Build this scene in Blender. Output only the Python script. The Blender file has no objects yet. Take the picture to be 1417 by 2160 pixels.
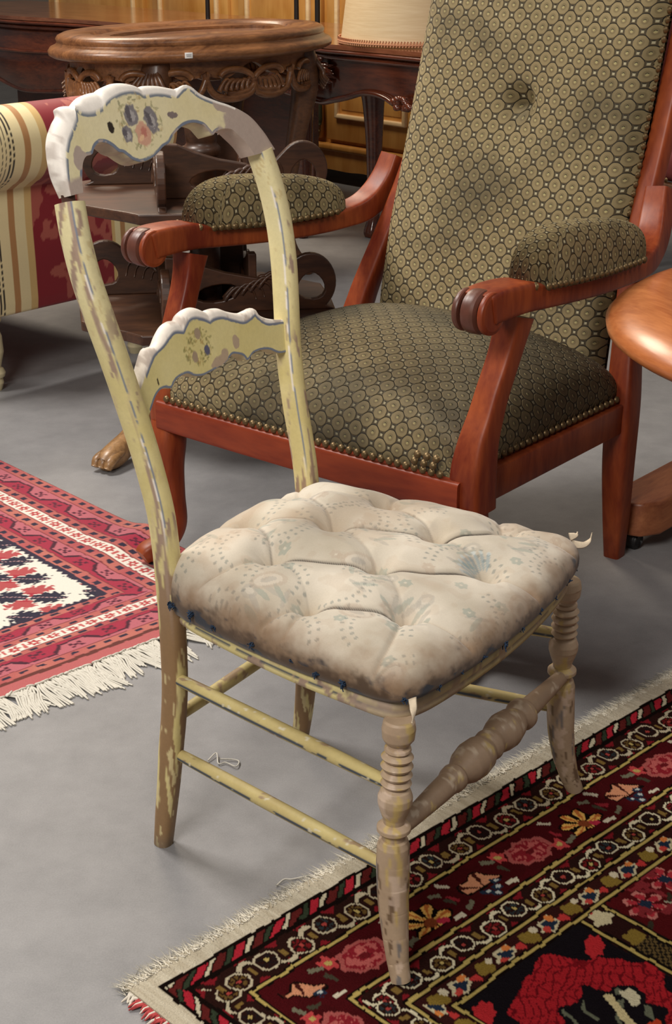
import bpy, math, random
import numpy as np

# ------------------------------------------------------------------ camera, world, lights, exposure
scene = bpy.context.scene
C = scene.collection
cam_data = bpy.data.cameras.new('camera')
cam_data.sensor_fit = 'VERTICAL'
cam_data.sensor_height = 24.0
cam_data.lens = 24.0 * 3200.0 / 2160.0
cam_data.clip_start = 0.05
camera = bpy.data.objects.new('camera', cam_data)
C.objects.link(camera)
camera.location = (0, 0, 1.222)
camera.rotation_euler = (math.radians(90 - 21.95), 0, 0)
scene.camera = camera

world = bpy.data.worlds.new('showroom_air')
scene.world = world
world.use_nodes = True
wb = world.node_tree.nodes['Background']
wb.inputs['Color'].default_value = (1.0, 0.95, 0.90, 1)
wb.inputs['Strength'].default_value = 0.17


def ceiling_lamp(name, loc, size, power, target, col=(1, .95, .885)):
    d = bpy.data.lights.new(name, 'AREA')
    d.shape = 'RECTANGLE'
    d.size, d.size_y = size
    d.energy = power
    d.color = col
    o = bpy.data.objects.new(name, d)
    C.objects.link(o)
    o.location = loc
    v = np.array(target, float) - np.array(loc, float)
    o.rotation_euler = (math.acos(-v[2] / np.linalg.norm(v)), 0, math.atan2(v[1], v[0]) - math.pi / 2)
    return o


ceiling_lamp('ceiling_lamp_key', (-1.9, 3.3, 3.1), (1.0, 0.8), 122, (-0.1, 2.3, 0.3))
ceiling_lamp('ceiling_lamp_front', (-1.2, -0.7, 2.9), (1.3, 1.0), 116, (0.1, 2.2, 0.5))
ceiling_lamp('ceiling_lamp_rear', (-1.2, 6.0, 3.2), (1.5, 1.0), 105, (-0.6, 5.6, 0.5), (1, .86, .68))
ceiling_lamp('added_fill_right', (2.1, 1.6, 3.2), (1.4, 1.0), 26, (0.8, 2.0, 0.0))  # added fill light, put in to brighten the right floor and rug
scene.view_settings.view_transform = 'Standard'
scene.view_settings.look = 'None'
scene.view_settings.gamma = 1.0
scene.view_settings.use_curve_mapping = False
scene.view_settings.exposure = -0.22

# ------------------------------------------------------------------ helpers
rng = np.random.default_rng(7)
random.seed(7)


def S(r, g, b):
    c = np.array([r, g, b], float) / 255.0
    return np.where(c <= 0.04045, c / 12.92, ((c + 0.055) / 1.055) ** 2.4)


_hash_tab = np.random.default_rng(3).random(65536)


def vnoise(P, seed=0):
    P = np.asarray(P, float)
    i = np.floor(P).astype(np.int64)
    f = P - i
    f = f * f * (3 - 2 * f)
    out = np.zeros(P.shape[:-1])
    for dx in (0, 1):
        for dy in (0, 1):
            for dz in (0, 1):
                h = ((i[..., 0] + dx) * 73856093 ^ (i[..., 1] + dy) * 19349663 ^ (i[..., 2] + dz) * 83492791 ^ (seed * 2654435761)) & 65535
                w = (f[..., 0] if dx else 1 - f[..., 0]) * (f[..., 1] if dy else 1 - f[..., 1]) * (f[..., 2] if dz else 1 - f[..., 2])
                out += w * _hash_tab[h]
    return out


def fbm(P, seed=0, octv=3):
    s, a, t = 0, 1.0, 0
    P = np.asarray(P, float)
    for k in range(octv):
        s = s + a * vnoise(P * 2 ** k, seed + 17 * k)
        t += a
        a *= 0.55
    return s / t


def n3(x, y, z=0.0):
    x, y = np.broadcast_arrays(np.asarray(x, float), np.asarray(y, float))
    return np.stack([x, y, np.zeros_like(x) + z], -1)


def sstep(a, b, x):
    t = np.clip((x - a) / (b - a), 0, 1)
    return t * t * (3 - 2 * t)


def lerp(c, d, t):
    t = np.asarray(t)[..., None]
    return c * (1 - t) + d * t


class Mesh:
    """collects vertices, faces, colours and uv for ONE mesh object"""

    def __init__(self):
        self.v, self.f, self.c, self.uv = [], [], [], []
        self.n = 0

    def add(self, V, F, col=None, uv=None):
        V = np.asarray(V, float).reshape(-1, 3)
        self.v.append(V)
        for f in F:
            self.f.append([i + self.n for i in f])
        self.c.append(np.broadcast_to(np.array([1., 1, 1]) if col is None else np.asarray(col, float).reshape(-1, 3), V.shape))
        self.uv.append(np.zeros((len(V), 2)) if uv is None else np.asarray(uv, float).reshape(-1, 2))
        self.n += len(V)
        return self

    def grid(self, P, col=None, uv=None, wrap_u=False, wrap_v=False, flip=False):
        """P[i,j,3]"""
        a, b = P.shape[:2]
        I = np.arange(a * b).reshape(a, b)
        ia = np.arange(a if wrap_u else a - 1)
        ja = np.arange(b if wrap_v else b - 1)
        i0, j0 = np.meshgrid(ia, ja, indexing='ij')
        i1, j1 = (i0 + 1) % a, (j0 + 1) % b
        q = np.stack([I[i0, j0], I[i1, j0], I[i1, j1], I[i0, j1]], -1).reshape(-1, 4)
        if flip:
            q = q[:, ::-1]
        return self.add(P, q.tolist(), None if col is None else np.asarray(col).reshape(-1, 3), None if uv is None else np.asarray(uv).reshape(-1, 2))

    def build(self, name, mat, parent=None, smooth=True, sharp=None, bevel=None, segs=2, subsurf=0):
        me = bpy.data.meshes.new(name)
        V = np.concatenate(self.v)
        me.from_pydata(V.tolist(), [], self.f)
        col = np.concatenate(self.c)
        at = me.color_attributes.new('Col', 'FLOAT_COLOR', 'POINT')
        at.data.foreach_set('color', np.c_[col, np.ones(len(col))].astype(np.float32).ravel())
        uv = np.concatenate(self.uv)
        if np.any(uv):
            ul = me.uv_layers.new(name='UVMap')
            li = np.empty(len(me.loops), dtype=np.int32)
            me.loops.foreach_get('vertex_index', li)
            ul.data.foreach_set('uv', uv[li].astype(np.float32).ravel())
        if smooth:
            me.polygons.foreach_set('use_smooth', [True] * len(me.polygons))
            if sharp is not None:
                me.set_sharp_from_angle(angle=math.radians(sharp))
        me.update()
        return link(me, name, mat, parent, bevel, segs, subsurf)


def link(me, name, mat, parent=None, bevel=None, segs=2, subsurf=0):
    if mat is not None and not me.materials:
        me.materials.append(mat)
    o = bpy.data.objects.new(name, me)
    C.objects.link(o)
    if parent is not None:
        o.parent = parent
    if bevel:
        m = o.modifiers.new('bevel', 'BEVEL')
        m.width = bevel
        m.segments = segs
        m.limit_method = 'ANGLE'
        m.angle_limit = math.radians(35)
    if subsurf:
        m = o.modifiers.new('sub', 'SUBSURF')
        m.levels = m.render_levels = subsurf
    return o


def empty(name, loc, rz=0.0):
    o = bpy.data.objects.new(name, None)
    C.objects.link(o)
    o.empty_display_size = 0.1
    o.location = loc
    o.rotation_euler = (0, 0, rz)
    return o


def tag(o, label, cat, group=None, kind=None):
    if label:
        o['label'] = label
    if cat:
        o['category'] = cat
    if group:
        o['group'] = group
    if kind:
        o['kind'] = kind
    return o


def catmull(P, n, closed=False):
    P = np.asarray(P, float)
    m = len(P)
    if closed:
        Q = np.concatenate([P[-1:], P, P[:2]])
        segs = m
    else:
        Q = np.concatenate([2 * P[:1] - P[1:2], P, 2 * P[-1:] - P[-2:-1]])
        segs = m - 1
    t = np.linspace(0, segs, n, endpoint=not closed)
    i = np.minimum(t.astype(int), segs - 1)
    f = (t - i)[:, None]
    p0, p1, p2, p3 = Q[i], Q[i + 1], Q[i + 2], Q[i + 3]
    return 0.5 * (2 * p1 + (p2 - p0) * f + (2 * p0 - 5 * p1 + 4 * p2 - p3) * f ** 2 + (3 * p1 - p0 - 3 * p2 + p3) * f ** 3)


def resample(P, n):
    P = np.asarray(P, float)
    d = np.r_[0, np.cumsum(np.linalg.norm(np.diff(P, axis=0), axis=1))]
    t = np.linspace(0, d[-1], n)
    return np.stack([np.interp(t, d, P[:, k]) for k in range(P.shape[1])], -1)


def sweep(mb, path, ra, rb=None, ref=(0, 1, 0), k=16, power=2.0, col=None, caps=True, uvscale=None):
    """sweeps a (super)ellipse section along path; ra along 'ref' side, rb along the other. col: callable(P, ang, t)"""
    path = np.asarray(path, float)
    n = len(path)
    T = np.gradient(path, axis=0)
    T /= np.linalg.norm(T, axis=1)[:, None] + 1e-12
    ref = np.asarray(ref, float)
    A = ref[None] - T * (T @ ref)[:, None]
    A /= np.linalg.norm(A, axis=1)[:, None] + 1e-12
    B = np.cross(T, A)
    ra = np.broadcast_to(np.asarray(ra, float), (n,))
    rb = ra if rb is None else np.broadcast_to(np.asarray(rb, float), (n,))
    th = np.linspace(0, 2 * np.pi, k, endpoint=False)
    ct = np.sign(np.cos(th)) * np.abs(np.cos(th)) ** (2 / power)
    st = np.sign(np.sin(th)) * np.abs(np.sin(th)) ** (2 / power)
    P = path[:, None] + A[:, None] * (ra[:, None] * ct)[..., None] + B[:, None] * (rb[:, None] * st)[..., None]
    L = np.r_[0, np.cumsum(np.linalg.norm(np.diff(path, axis=0), axis=1))]
    cc = None if col is None else col(P, np.broadcast_to(th, P.shape[:2]), np.broadcast_to(L[:, None], P.shape[:2]))
    uv = None
    if uvscale:
        uv = np.stack([np.broadcast_to(th * np.mean(ra), P.shape[:2]), np.broadcast_to(L[:, None], P.shape[:2])], -1) * uvscale
    mb.grid(P, cc, uv, wrap_v=True, flip=True)
    if caps:
        base = mb.n - n * k
        mb.f.append([base + j for j in range(k)])
        mb.f.append([base + (n - 1) * k + j for j in range(k)][::-1])
    return mb


def lathe_path(mb, p0, p1, prof, k=20, col=None, bend=None, n=None):
    """lathe along a (possibly bent) axis from p0 to p1; prof: list of (t, r)"""
    prof = np.asarray(prof, float)
    p0, p1 = np.asarray(p0, float), np.asarray(p1, float)
    path = p0 + (p1 - p0) * prof[:, :1]
    if bend is not None:
        path = path + bend(prof[:, 0])
    ref = (1, 0, 0) if abs((p1 - p0)[0]) < 0.8 * np.linalg.norm(p1 - p0) else (0, 1, 0)
    return sweep(mb, path, prof[:, 1], ref=ref, k=k, col=col)


def smooth_prof(pts, n):
    """linear resample of a lathe profile in its first coordinate with all the original breaks kept"""
    pts = np.asarray(pts, float)
    t = np.unique(np.r_[np.linspace(pts[0, 0], pts[-1, 0], n), pts[:, 0]])
    return np.stack([t, np.interp(t, pts[:, 0], pts[:, 1])], -1)


def box(mb, lo, hi, col=None):
    x0, y0, z0 = lo
    x1, y1, z1 = hi
    V = [(x0, y0, z0), (x1, y0, z0), (x1, y1, z0), (x0, y1, z0), (x0, y0, z1), (x1, y0, z1), (x1, y1, z1), (x0, y1, z1)]
    return mb.add(V, [[3, 2, 1, 0], [4, 5, 6, 7], [0, 1, 5, 4], [1, 2, 6, 5], [2, 3, 7, 6], [3, 0, 4, 7]], col)


def beam(mb, P, Q, w, h, up=(0, 0, 1), w2=None, h2=None):
    """box beam from P to Q, w across, h along up"""
    P, Q, up = np.asarray(P, float), np.asarray(Q, float), np.asarray(up, float)
    t = (Q - P) / np.linalg.norm(Q - P)
    a = np.cross(t, up)
    a /= np.linalg.norm(a)
    b = np.cross(a, t)
    V = []
    for X, ww, hh in ((P, w, h), (Q, w2 or w, h2 or h)):
        for sa, sb in ((-1, -1), (1, -1), (1, 1), (-1, 1)):
            V.append(X + a * sa * ww / 2 + b * sb * hh / 2)
    return mb.add(V, [[0, 1, 2, 3], [7, 6, 5, 4], [0, 4, 5, 1], [1, 5, 6, 2], [2, 6, 7, 3], [3, 7, 4, 0]])


def prism(mb, poly, ax_u, ax_v, ax_n, origin, thick, holes=()):
    """extrudes a 2-D outline (list of (u,v)) by thick along ax_n (centred); holes handled by bmesh triangle fill"""
    import bmesh
    from mathutils import Vector
    origin, ax_u, ax_v, ax_n = [np.asarray(x, float) for x in (origin, ax_u, ax_v, ax_n)]
    bm = bmesh.new()
    edges = []
    for loop in [poly] + list(holes):
        vs = [bm.verts.new(tuple(origin + ax_u * u + ax_v * v - ax_n * thick / 2)) for u, v in loop]
        edges += [bm.edges.new((vs[i], vs[(i + 1) % len(vs)])) for i in range(len(vs))]
    bmesh.ops.triangle_fill(bm, use_beauty=True, use_dissolve=False, edges=edges)
    ext = bmesh.ops.extrude_face_region(bm, geom=list(bm.faces))
    nv = [e for e in ext['geom'] if isinstance(e, bmesh.types.BMVert)]
    bmesh.ops.translate(bm, vec=Vector(tuple(ax_n * thick)), verts=nv)
    bmesh.ops.recalc_face_normals(bm, faces=bm.faces)
    bm.verts.index_update()
    mb.add([tuple(v.co) for v in bm.verts], [[v.index for v in f.verts] for f in bm.faces])
    bm.free()
    return mb


# ------------------------------------------------------------------ materials
def new_mat(name):
    m = bpy.data.materials.new(name)
    m.use_nodes = True
    nt = m.node_tree
    return m, nt, nt.nodes['Principled BSDF']


def nd(nt, typ, **kw):
    n = nt.nodes.new(typ)
    for k, v in kw.items():
        if k.startswith('i_'):
            key = k[2:]
            n.inputs[int(key) if key.isdigit() else key].default_value = v
        else:
            setattr(n, k, v)
    return n


def math_node(nt, op, a, b=None, c=None, clamp=False):
    n = nt.nodes.new('ShaderNodeMath')
    n.operation = op
    n.use_clamp = clamp
    for i, x in enumerate((a, b, c)):
        if x is None:
            continue
        if isinstance(x, (int, float)):
            n.inputs[i].default_value = x
        else:
            nt.links.new(x, n.inputs[i])
    return n.outputs[0]


def mixc(nt, fac, a, b, mode='MIX'):
    n = nt.nodes.new('ShaderNodeMix')
    n.data_type = 'RGBA'
    n.blend_type = mode
    for sock, x in ((n.inputs[0], fac), (n.inputs[6], a), (n.inputs[7], b)):
        if isinstance(x, (int, float)):
            sock.default_value = x
        elif isinstance(x, (tuple, list, np.ndarray)):
            sock.default_value = (*[float(t) for t in x[:3]], 1)
        else:
            nt.links.new(x, sock)
    return n.outputs[2]


def bump(nt, bsdf, height, strength, dist):
    b = nd(nt, 'ShaderNodeBump', i_Strength=strength, i_Distance=dist)
    nt.links.new(height, b.inputs['Height'])
    nt.links.new(b.outputs[0], bsdf.inputs['Normal'])


def noise(nt, coord, scale, detail=3, rough=0.6, dist=0.0):
    n = nd(nt, 'ShaderNodeTexNoise', i_Scale=scale, i_Detail=detail, i_Roughness=rough, i_Distortion=dist)
    if coord is not None:
        nt.links.new(coord, n.inputs['Vector'])
    return n.outputs['Fac']


def wood(name, c1, c2, rough=0.35, scale=(3, 30, 30), coat=0.0, bumpv=0.05, spec=0.5, fine=1.0):
    m, nt, b = new_mat(name)
    tc = nd(nt, 'ShaderNodeTexCoord')
    mp = nd(nt, 'ShaderNodeMapping')
    mp.inputs['Scale'].default_value = scale
    nt.links.new(tc.outputs['Object'], mp.inputs['Vector'])
    f1 = noise(nt, mp.outputs[0], 1.0, 4, 0.65, 0.6)
    f2 = noise(nt, mp.outputs[0], 5.0 * fine, 3, 0.6)
    f3 = noise(nt, tc.outputs['Object'], 6.0, 2, 0.5)
    s = math_node(nt, 'ADD', math_node(nt, 'MULTIPLY', f1, 0.9), math_node(nt, 'MULTIPLY', f2, 0.5))
    s = math_node(nt, 'ADD', s, math_node(nt, 'MULTIPLY', f3, 0.5))
    s = math_node(nt, 'MULTIPLY', math_node(nt, 'SUBTRACT', s, 0.72), 2.2, clamp=True)
    col = mixc(nt, s, c1, c2)
    nt.links.new(col, b.inputs['Base Color'])
    b.inputs['Roughness'].default_value = rough
    b.inputs['Specular IOR Level'].default_value = spec
    b.inputs['Coat Weight'].default_value = coat
    b.inputs['Coat Roughness'].default_value = 0.15
    bump(nt, b, f2, bumpv, 0.002)
    return m


def plain(name, c, rough=0.5, metal=0.0, nscale=40, var=0.25, bumpv=0.0, spec=0.5):
    m, nt, b = new_mat(name)
    tc = nd(nt, 'ShaderNodeTexCoord')
    f = noise(nt, tc.outputs['Object'], nscale, 3)
    c = np.asarray(c, float)
    nt.links.new(mixc(nt, f, c * (1 - var), np.minimum(c * (1 + var), 1)), b.inputs['Base Color'])
    b.inputs['Roughness'].default_value = rough
    b.inputs['Metallic'].default_value = metal
    b.inputs['Specular IOR Level'].default_value = spec
    if bumpv:
        bump(nt, b, f, bumpv, 0.002)
    return m


def vcol(name, rough=0.6, nscale=120, var=0.12, bumpv=0.15, bdist=0.001, spec=0.35, sheen=0.0):
    """material that takes its colours from the painted mesh attribute plus fine procedural grain"""
    m, nt, b = new_mat(name)
    at = nd(nt, 'ShaderNodeAttribute', attribute_name='Col')
    tc = nd(nt, 'ShaderNodeTexCoord')
    f = noise(nt, tc.outputs['Object'], nscale, 4, 0.7)
    g = math_node(nt, 'ADD', math_node(nt, 'MULTIPLY', f, 2 * var), 1 - var)
    gc = nd(nt, 'ShaderNodeCombineColor')
    for i in range(3):
        nt.links.new(g, gc.inputs[i])
    nt.links.new(mixc(nt, 1.0, at.outputs['Color'], gc.outputs[0], 'MULTIPLY'), b.inputs['Base Color'])
    b.inputs['Roughness'].default_value = rough
    b.inputs['Specular IOR Level'].default_value = spec
    b.inputs['Sheen Weight'].default_value = sheen
    if bumpv:
        bump(nt, b, f, bumpv, bdist)
    return m


MAT = {}
MAT['paint'] = vcol('flaking_paint', 0.5, 160, 0.12, 0.3, 0.0008)
MAT['ticking'] = vcol('old_printed_cotton', 0.9, 500, 0.1, 0.25, 0.0006, 0.15, 0.2)
MAT['knots'] = vcol('wool_pile', 1.0, 380, 0.40, 0.9, 0.003, 0.0, 0.0)
MAT['flatwool'] = vcol('flat_wool', 0.95, 420, 0.22, 0.5, 0.0015, 0.05, 0.2)
MAT['stripe'] = vcol('striped_silk', 0.6, 300, 0.06, 0.1, 0.0006, 0.3, 0.2)
MAT['mahogany'] = wood('reddish_mahogany', S(102, 32, 15), S(152, 72, 34), 0.42, (16, 16, 3), 0.0, spec=0.35)
MAT['mahogany_h'] = wood('reddish_mahogany_rail', S(104, 31, 15), S(144, 60, 30), 0.42, (3, 16, 16), 0.0, spec=0.35)
MAT['worn'] = plain('worn_dark_arm_end', S(92, 52, 40), 0.4, 0, 60, 0.35)
MAT['oak'] = wood('carved_oak', S(88, 52, 28), S(150, 100, 60), 0.38, (6, 30, 30), 0.2)
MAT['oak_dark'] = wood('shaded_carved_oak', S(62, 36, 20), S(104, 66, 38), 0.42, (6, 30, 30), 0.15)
MAT['walnut'] = wood('dark_walnut', S(58, 34, 20), S(112, 72, 44), 0.42, (20, 20, 4), 0.15)
MAT['etwood'] = wood('brown_fretwork_wood', S(44, 25, 15), S(84, 52, 32), 0.45, (5, 24, 24), 0.1)
MAT['desk'] = wood('polished_dark_mahogany', S(58, 22, 12), S(104, 50, 28), 0.22, (4, 24, 24), 0.5)
MAT['cherry'] = wood('polished_cherry', S(150, 80, 40), S(190, 116, 66), 0.32, (26, 3, 26), 0.2, fine=1.6)
MAT['cherry_base'] = wood('worn_cherry_base', S(118, 62, 36), S(164, 102, 64), 0.5, (4, 24, 24), 0.1)
MAT['honey'] = wood('honey_cherrywood', S(178, 118, 50), S(214, 160, 88), 0.3, (4, 4, 0.8), 0.3)
MAT['honey_light'] = wood('pale_moulding', S(222, 184, 130), S(240, 210, 165), 0.35, (2, 20, 20), 0.2)
MAT['brass'] = plain('antique_brass_nail', S(112, 92, 62), 0.42, 0.7, 200, 0.3)
MAT['black'] = plain('black_iron', S(30, 24, 22), 0.45, 0.2, 60, 0.3)
MAT['cream_leg'] = plain('cream_lacquer', S(214, 200, 160), 0.4, 0, 20, 0.08)
MAT['yarn'] = plain('cotton_fringe', S(205, 200, 188), 0.95, 0, 300, 0.15, 0.3)
MAT['blue_yarn'] = plain('blue_thread_tuft', S(30, 52, 78), 0.95, 0, 400, 0.5, 0.5)
MAT['scrap'] = plain('frayed_cotton_scrap', S(214, 196, 170), 0.95, 0, 200, 0.15, 0.3)
MAT['paper'] = plain('white_paper', S(232, 230, 228), 0.6, 0, 20, 0.03)
MAT['ink'] = plain('grey_print', S(120, 120, 126), 0.7, 0, 20, 0.05)
MAT['green'] = plain('green_tassel_cord', S(58, 62, 40), 0.9, 0, 200, 0.3)
MAT['rubber'] = plain('black_caster', S(22, 20, 20), 0.5, 0, 50, 0.2)
MAT['redvelvet'] = plain('dark_red_cloth', S(96, 28, 22), 0.85, 0, 30, 0.25, 0.2)


def velvet_material():
    m, nt, b = new_mat('olive_honeycomb_velvet')
    uv = nd(nt, 'ShaderNodeUVMap', uv_map='UVMap')
    sep = nd(nt, 'ShaderNodeSeparateXYZ')
    nt.links.new(uv.outputs[0], sep.inputs[0])
    p = 0.0262
    k = 1 / (math.sqrt(2) * p)
    wob = noise(nt, uv.outputs[0], 30, 2)
    u = math_node(nt, 'ADD', sep.outputs[0], math_node(nt, 'MULTIPLY', wob, 0.004))
    v = math_node(nt, 'MULTIPLY', sep.outputs[1], 0.96)
    a = math_node(nt, 'MULTIPLY', math_node(nt, 'ADD', u, v), k)
    c = math_node(nt, 'MULTIPLY', math_node(nt, 'SUBTRACT', u, v), k)
    fa = math_node(nt, 'ABSOLUTE', math_node(nt, 'SUBTRACT', math_node(nt, 'FRACT', a), 0.5))
    fc = math_node(nt, 'ABSOLUTE', math_node(nt, 'SUBTRACT', math_node(nt, 'FRACT', c), 0.5))
    r = math_node(nt, 'SQRT', math_node(nt, 'ADD', math_node(nt, 'MULTIPLY', fa, fa), math_node(nt, 'MULTIPLY', fc, fc)))
    mx = math_node(nt, 'MAXIMUM', fa, fc)
    octd = math_node(nt, 'MAXIMUM', math_node(nt, 'MAXIMUM', mx, math_node(nt, 'MULTIPLY', math_node(nt, 'ADD', fa, fc), 0.70)), math_node(nt, 'MULTIPLY', r, 0.965))   # 0 centre .. 0.5 rim
    # corner squares
    ga = math_node(nt, 'SUBTRACT', 0.5, fa)
    gc = math_node(nt, 'SUBTRACT', 0.5, fc)
    sq = math_node(nt, 'ADD', ga, gc)

    def ramp(x, lo, hi):
        n = nd(nt, 'ShaderNodeMapRange', interpolation_type='SMOOTHSTEP')
        nt.links.new(x, n.inputs[0])
        n.inputs[1].default_value = lo
        n.inputs[2].default_value = hi
        return n.outputs[0]
    rim = ramp(octd, 0.45, 0.50)             # dark outline
    dot = math_node(nt, 'SUBTRACT', 1.0, ramp(r, 0.07, 0.12))
    ring = math_node(nt, 'MULTIPLY', ramp(r, 0.10, 0.16), math_node(nt, 'SUBTRACT', 1.0, ramp(r, 0.19, 0.30)))
    cs = math_node(nt, 'SUBTRACT', 1.0, ramp(sq, 0.10, 0.18))
    nap = noise(nt, uv.outputs[0], 7, 2, 0.5)
    nap2 = noise(nt, uv.outputs[0], 900, 2, 0.5)
    col = mixc(nt, nap, S(122, 103, 68), S(168, 149, 108))
    col = mixc(nt, math_node(nt, 'MULTIPLY', ring, 0.36), col, S(78, 64, 40))
    col = mixc(nt, math_node(nt, 'MULTIPLY', rim, 0.85), col, S(56, 44, 28))
    col = mixc(nt, math_node(nt, 'MULTIPLY', cs, 0.9), col, S(196, 184, 148))
    col = mixc(nt, math_node(nt, 'MULTIPLY', dot, 0.75), col, S(184, 172, 118))
    crushed = ramp(noise(nt, uv.outputs[0], 3.4, 3, 0.55), 0.47, 0.66)      # patches of crushed pile
    col = mixc(nt, math_node(nt, 'MULTIPLY', crushed, 0.62), col, S(44, 35, 20))
    col = mixc(nt, 0.35, col, mixc(nt, nap2, (.35, .35, .35), (1, 1, 1)), 'MULTIPLY')
    nt.links.new(col, b.inputs['Base Color'])
    b.inputs['Roughness'].default_value = 0.8
    b.inputs['Specular IOR Level'].default_value = 0.25
    b.inputs['Sheen Weight'].default_value = 0.10
    b.inputs['Sheen Roughness'].default_value = 0.4
    b.inputs['Sheen Tint'].default_value = (0.8, 0.72, 0.5, 1)
    h = math_node(nt, 'SUBTRACT', math_node(nt, 'ADD', math_node(nt, 'MULTIPLY', dot, 0.3), 1.0), rim)
    h = math_node(nt, 'ADD', h, math_node(nt, 'MULTIPLY', cs, 0.5))
    # the pile leans along the cloth's length, so the shading normal is tipped that way
    tip = nd(nt, 'ShaderNodeNormalMap', uv_map='UVMap')
    tip.inputs['Color'].default_value = (0.5, 0.93, 0.75, 1)
    bp = nd(nt, 'ShaderNodeBump', i_Strength=0.8, i_Distance=0.004)
    nt.links.new(h, bp.inputs['Height'])
    nt.links.new(tip.outputs[0], bp.inputs['Normal'])
    nt.links.new(bp.outputs[0], b.inputs['Normal'])
    return m


MAT['velvet'] = velvet_material()


def floor_material():
    m, nt, b = new_mat('polished_concrete')
    tc = nd(nt, 'ShaderNodeTexCoord')
    f1 = noise(nt, tc.outputs['Object'], 1.6, 5, 0.6, 0.4)
    f2 = noise(nt, tc.outputs['Object'], 14, 5, 0.7)
    f3 = noise(nt, tc.outputs['Object'], 420, 2, 0.6)
    s = math_node(nt, 'ADD', math_node(nt, 'MULTIPLY', f1, 0.5), math_node(nt, 'MULTIPLY', f2, 0.35))
    s = math_node(nt, 'ADD', s, math_node(nt, 'MULTIPLY', f3, 0.25))
    s = math_node(nt, 'MULTIPLY', math_node(nt, 'SUBTRACT', s, 0.32), 2.1, clamp=True)
    nt.links.new(mixc(nt, s, S(112, 111, 112), S(158, 156, 156)), b.inputs['Base Color'])
    b.inputs['Roughness'].default_value = 0.55
    b.inputs['Specular IOR Level'].default_value = 0.3
    bump(nt, b, f3, 0.08, 0.001)
    return m


MAT['floor'] = floor_material()
MAT['wall'] = plain('plaster', S(150, 140, 126), 0.9, 0, 4, 0.06)

# ------------------------------------------------------------------ room
mb = Mesh()
box(mb, (-7, -3, -0.2), (7, 12.5, 0.0))
tag(mb.build('floor', MAT['floor'], smooth=False), None, None, kind='structure')
mb = Mesh()
box(mb, (-7, 12.3, 0), (7, 12.5, 3.6))
tag(mb.build('wall_back', MAT['wall'], smooth=False), None, None, kind='structure')

# ------------------------------------------------------------------ rugs
class Painter:
    def __init__(self, A, B):
        self.A, self.B = A, B
        self.c = np.zeros(A.shape + (3,))

    def fill(self, mask, col, opacity=1.0):
        w = (mask.astype(float) if mask.dtype == bool else mask) * opacity
        self.c = lerp(self.c, np.asarray(col, float), w)


def ell(x, y, cx, cy, rx, ry, rot=0.0, jag=0.0, lob=5):
    c, s = math.cos(rot), math.sin(rot)
    dx, dy = x - cx, y - cy
    u, v = (dx * c + dy * s) / rx, (-dx * s + dy * c) / ry
    r = np.hypot(u, v)
    if jag:
        r = r * (1 + jag * np.cos(lob * np.arctan2(v, u)))
    return r < 1


def rep(x, period, off=0.0):
    """local coordinate and cell index of a repeat"""
    k = np.floor((x - off) / period + 0.5)
    return x - off - k * period, k


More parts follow.
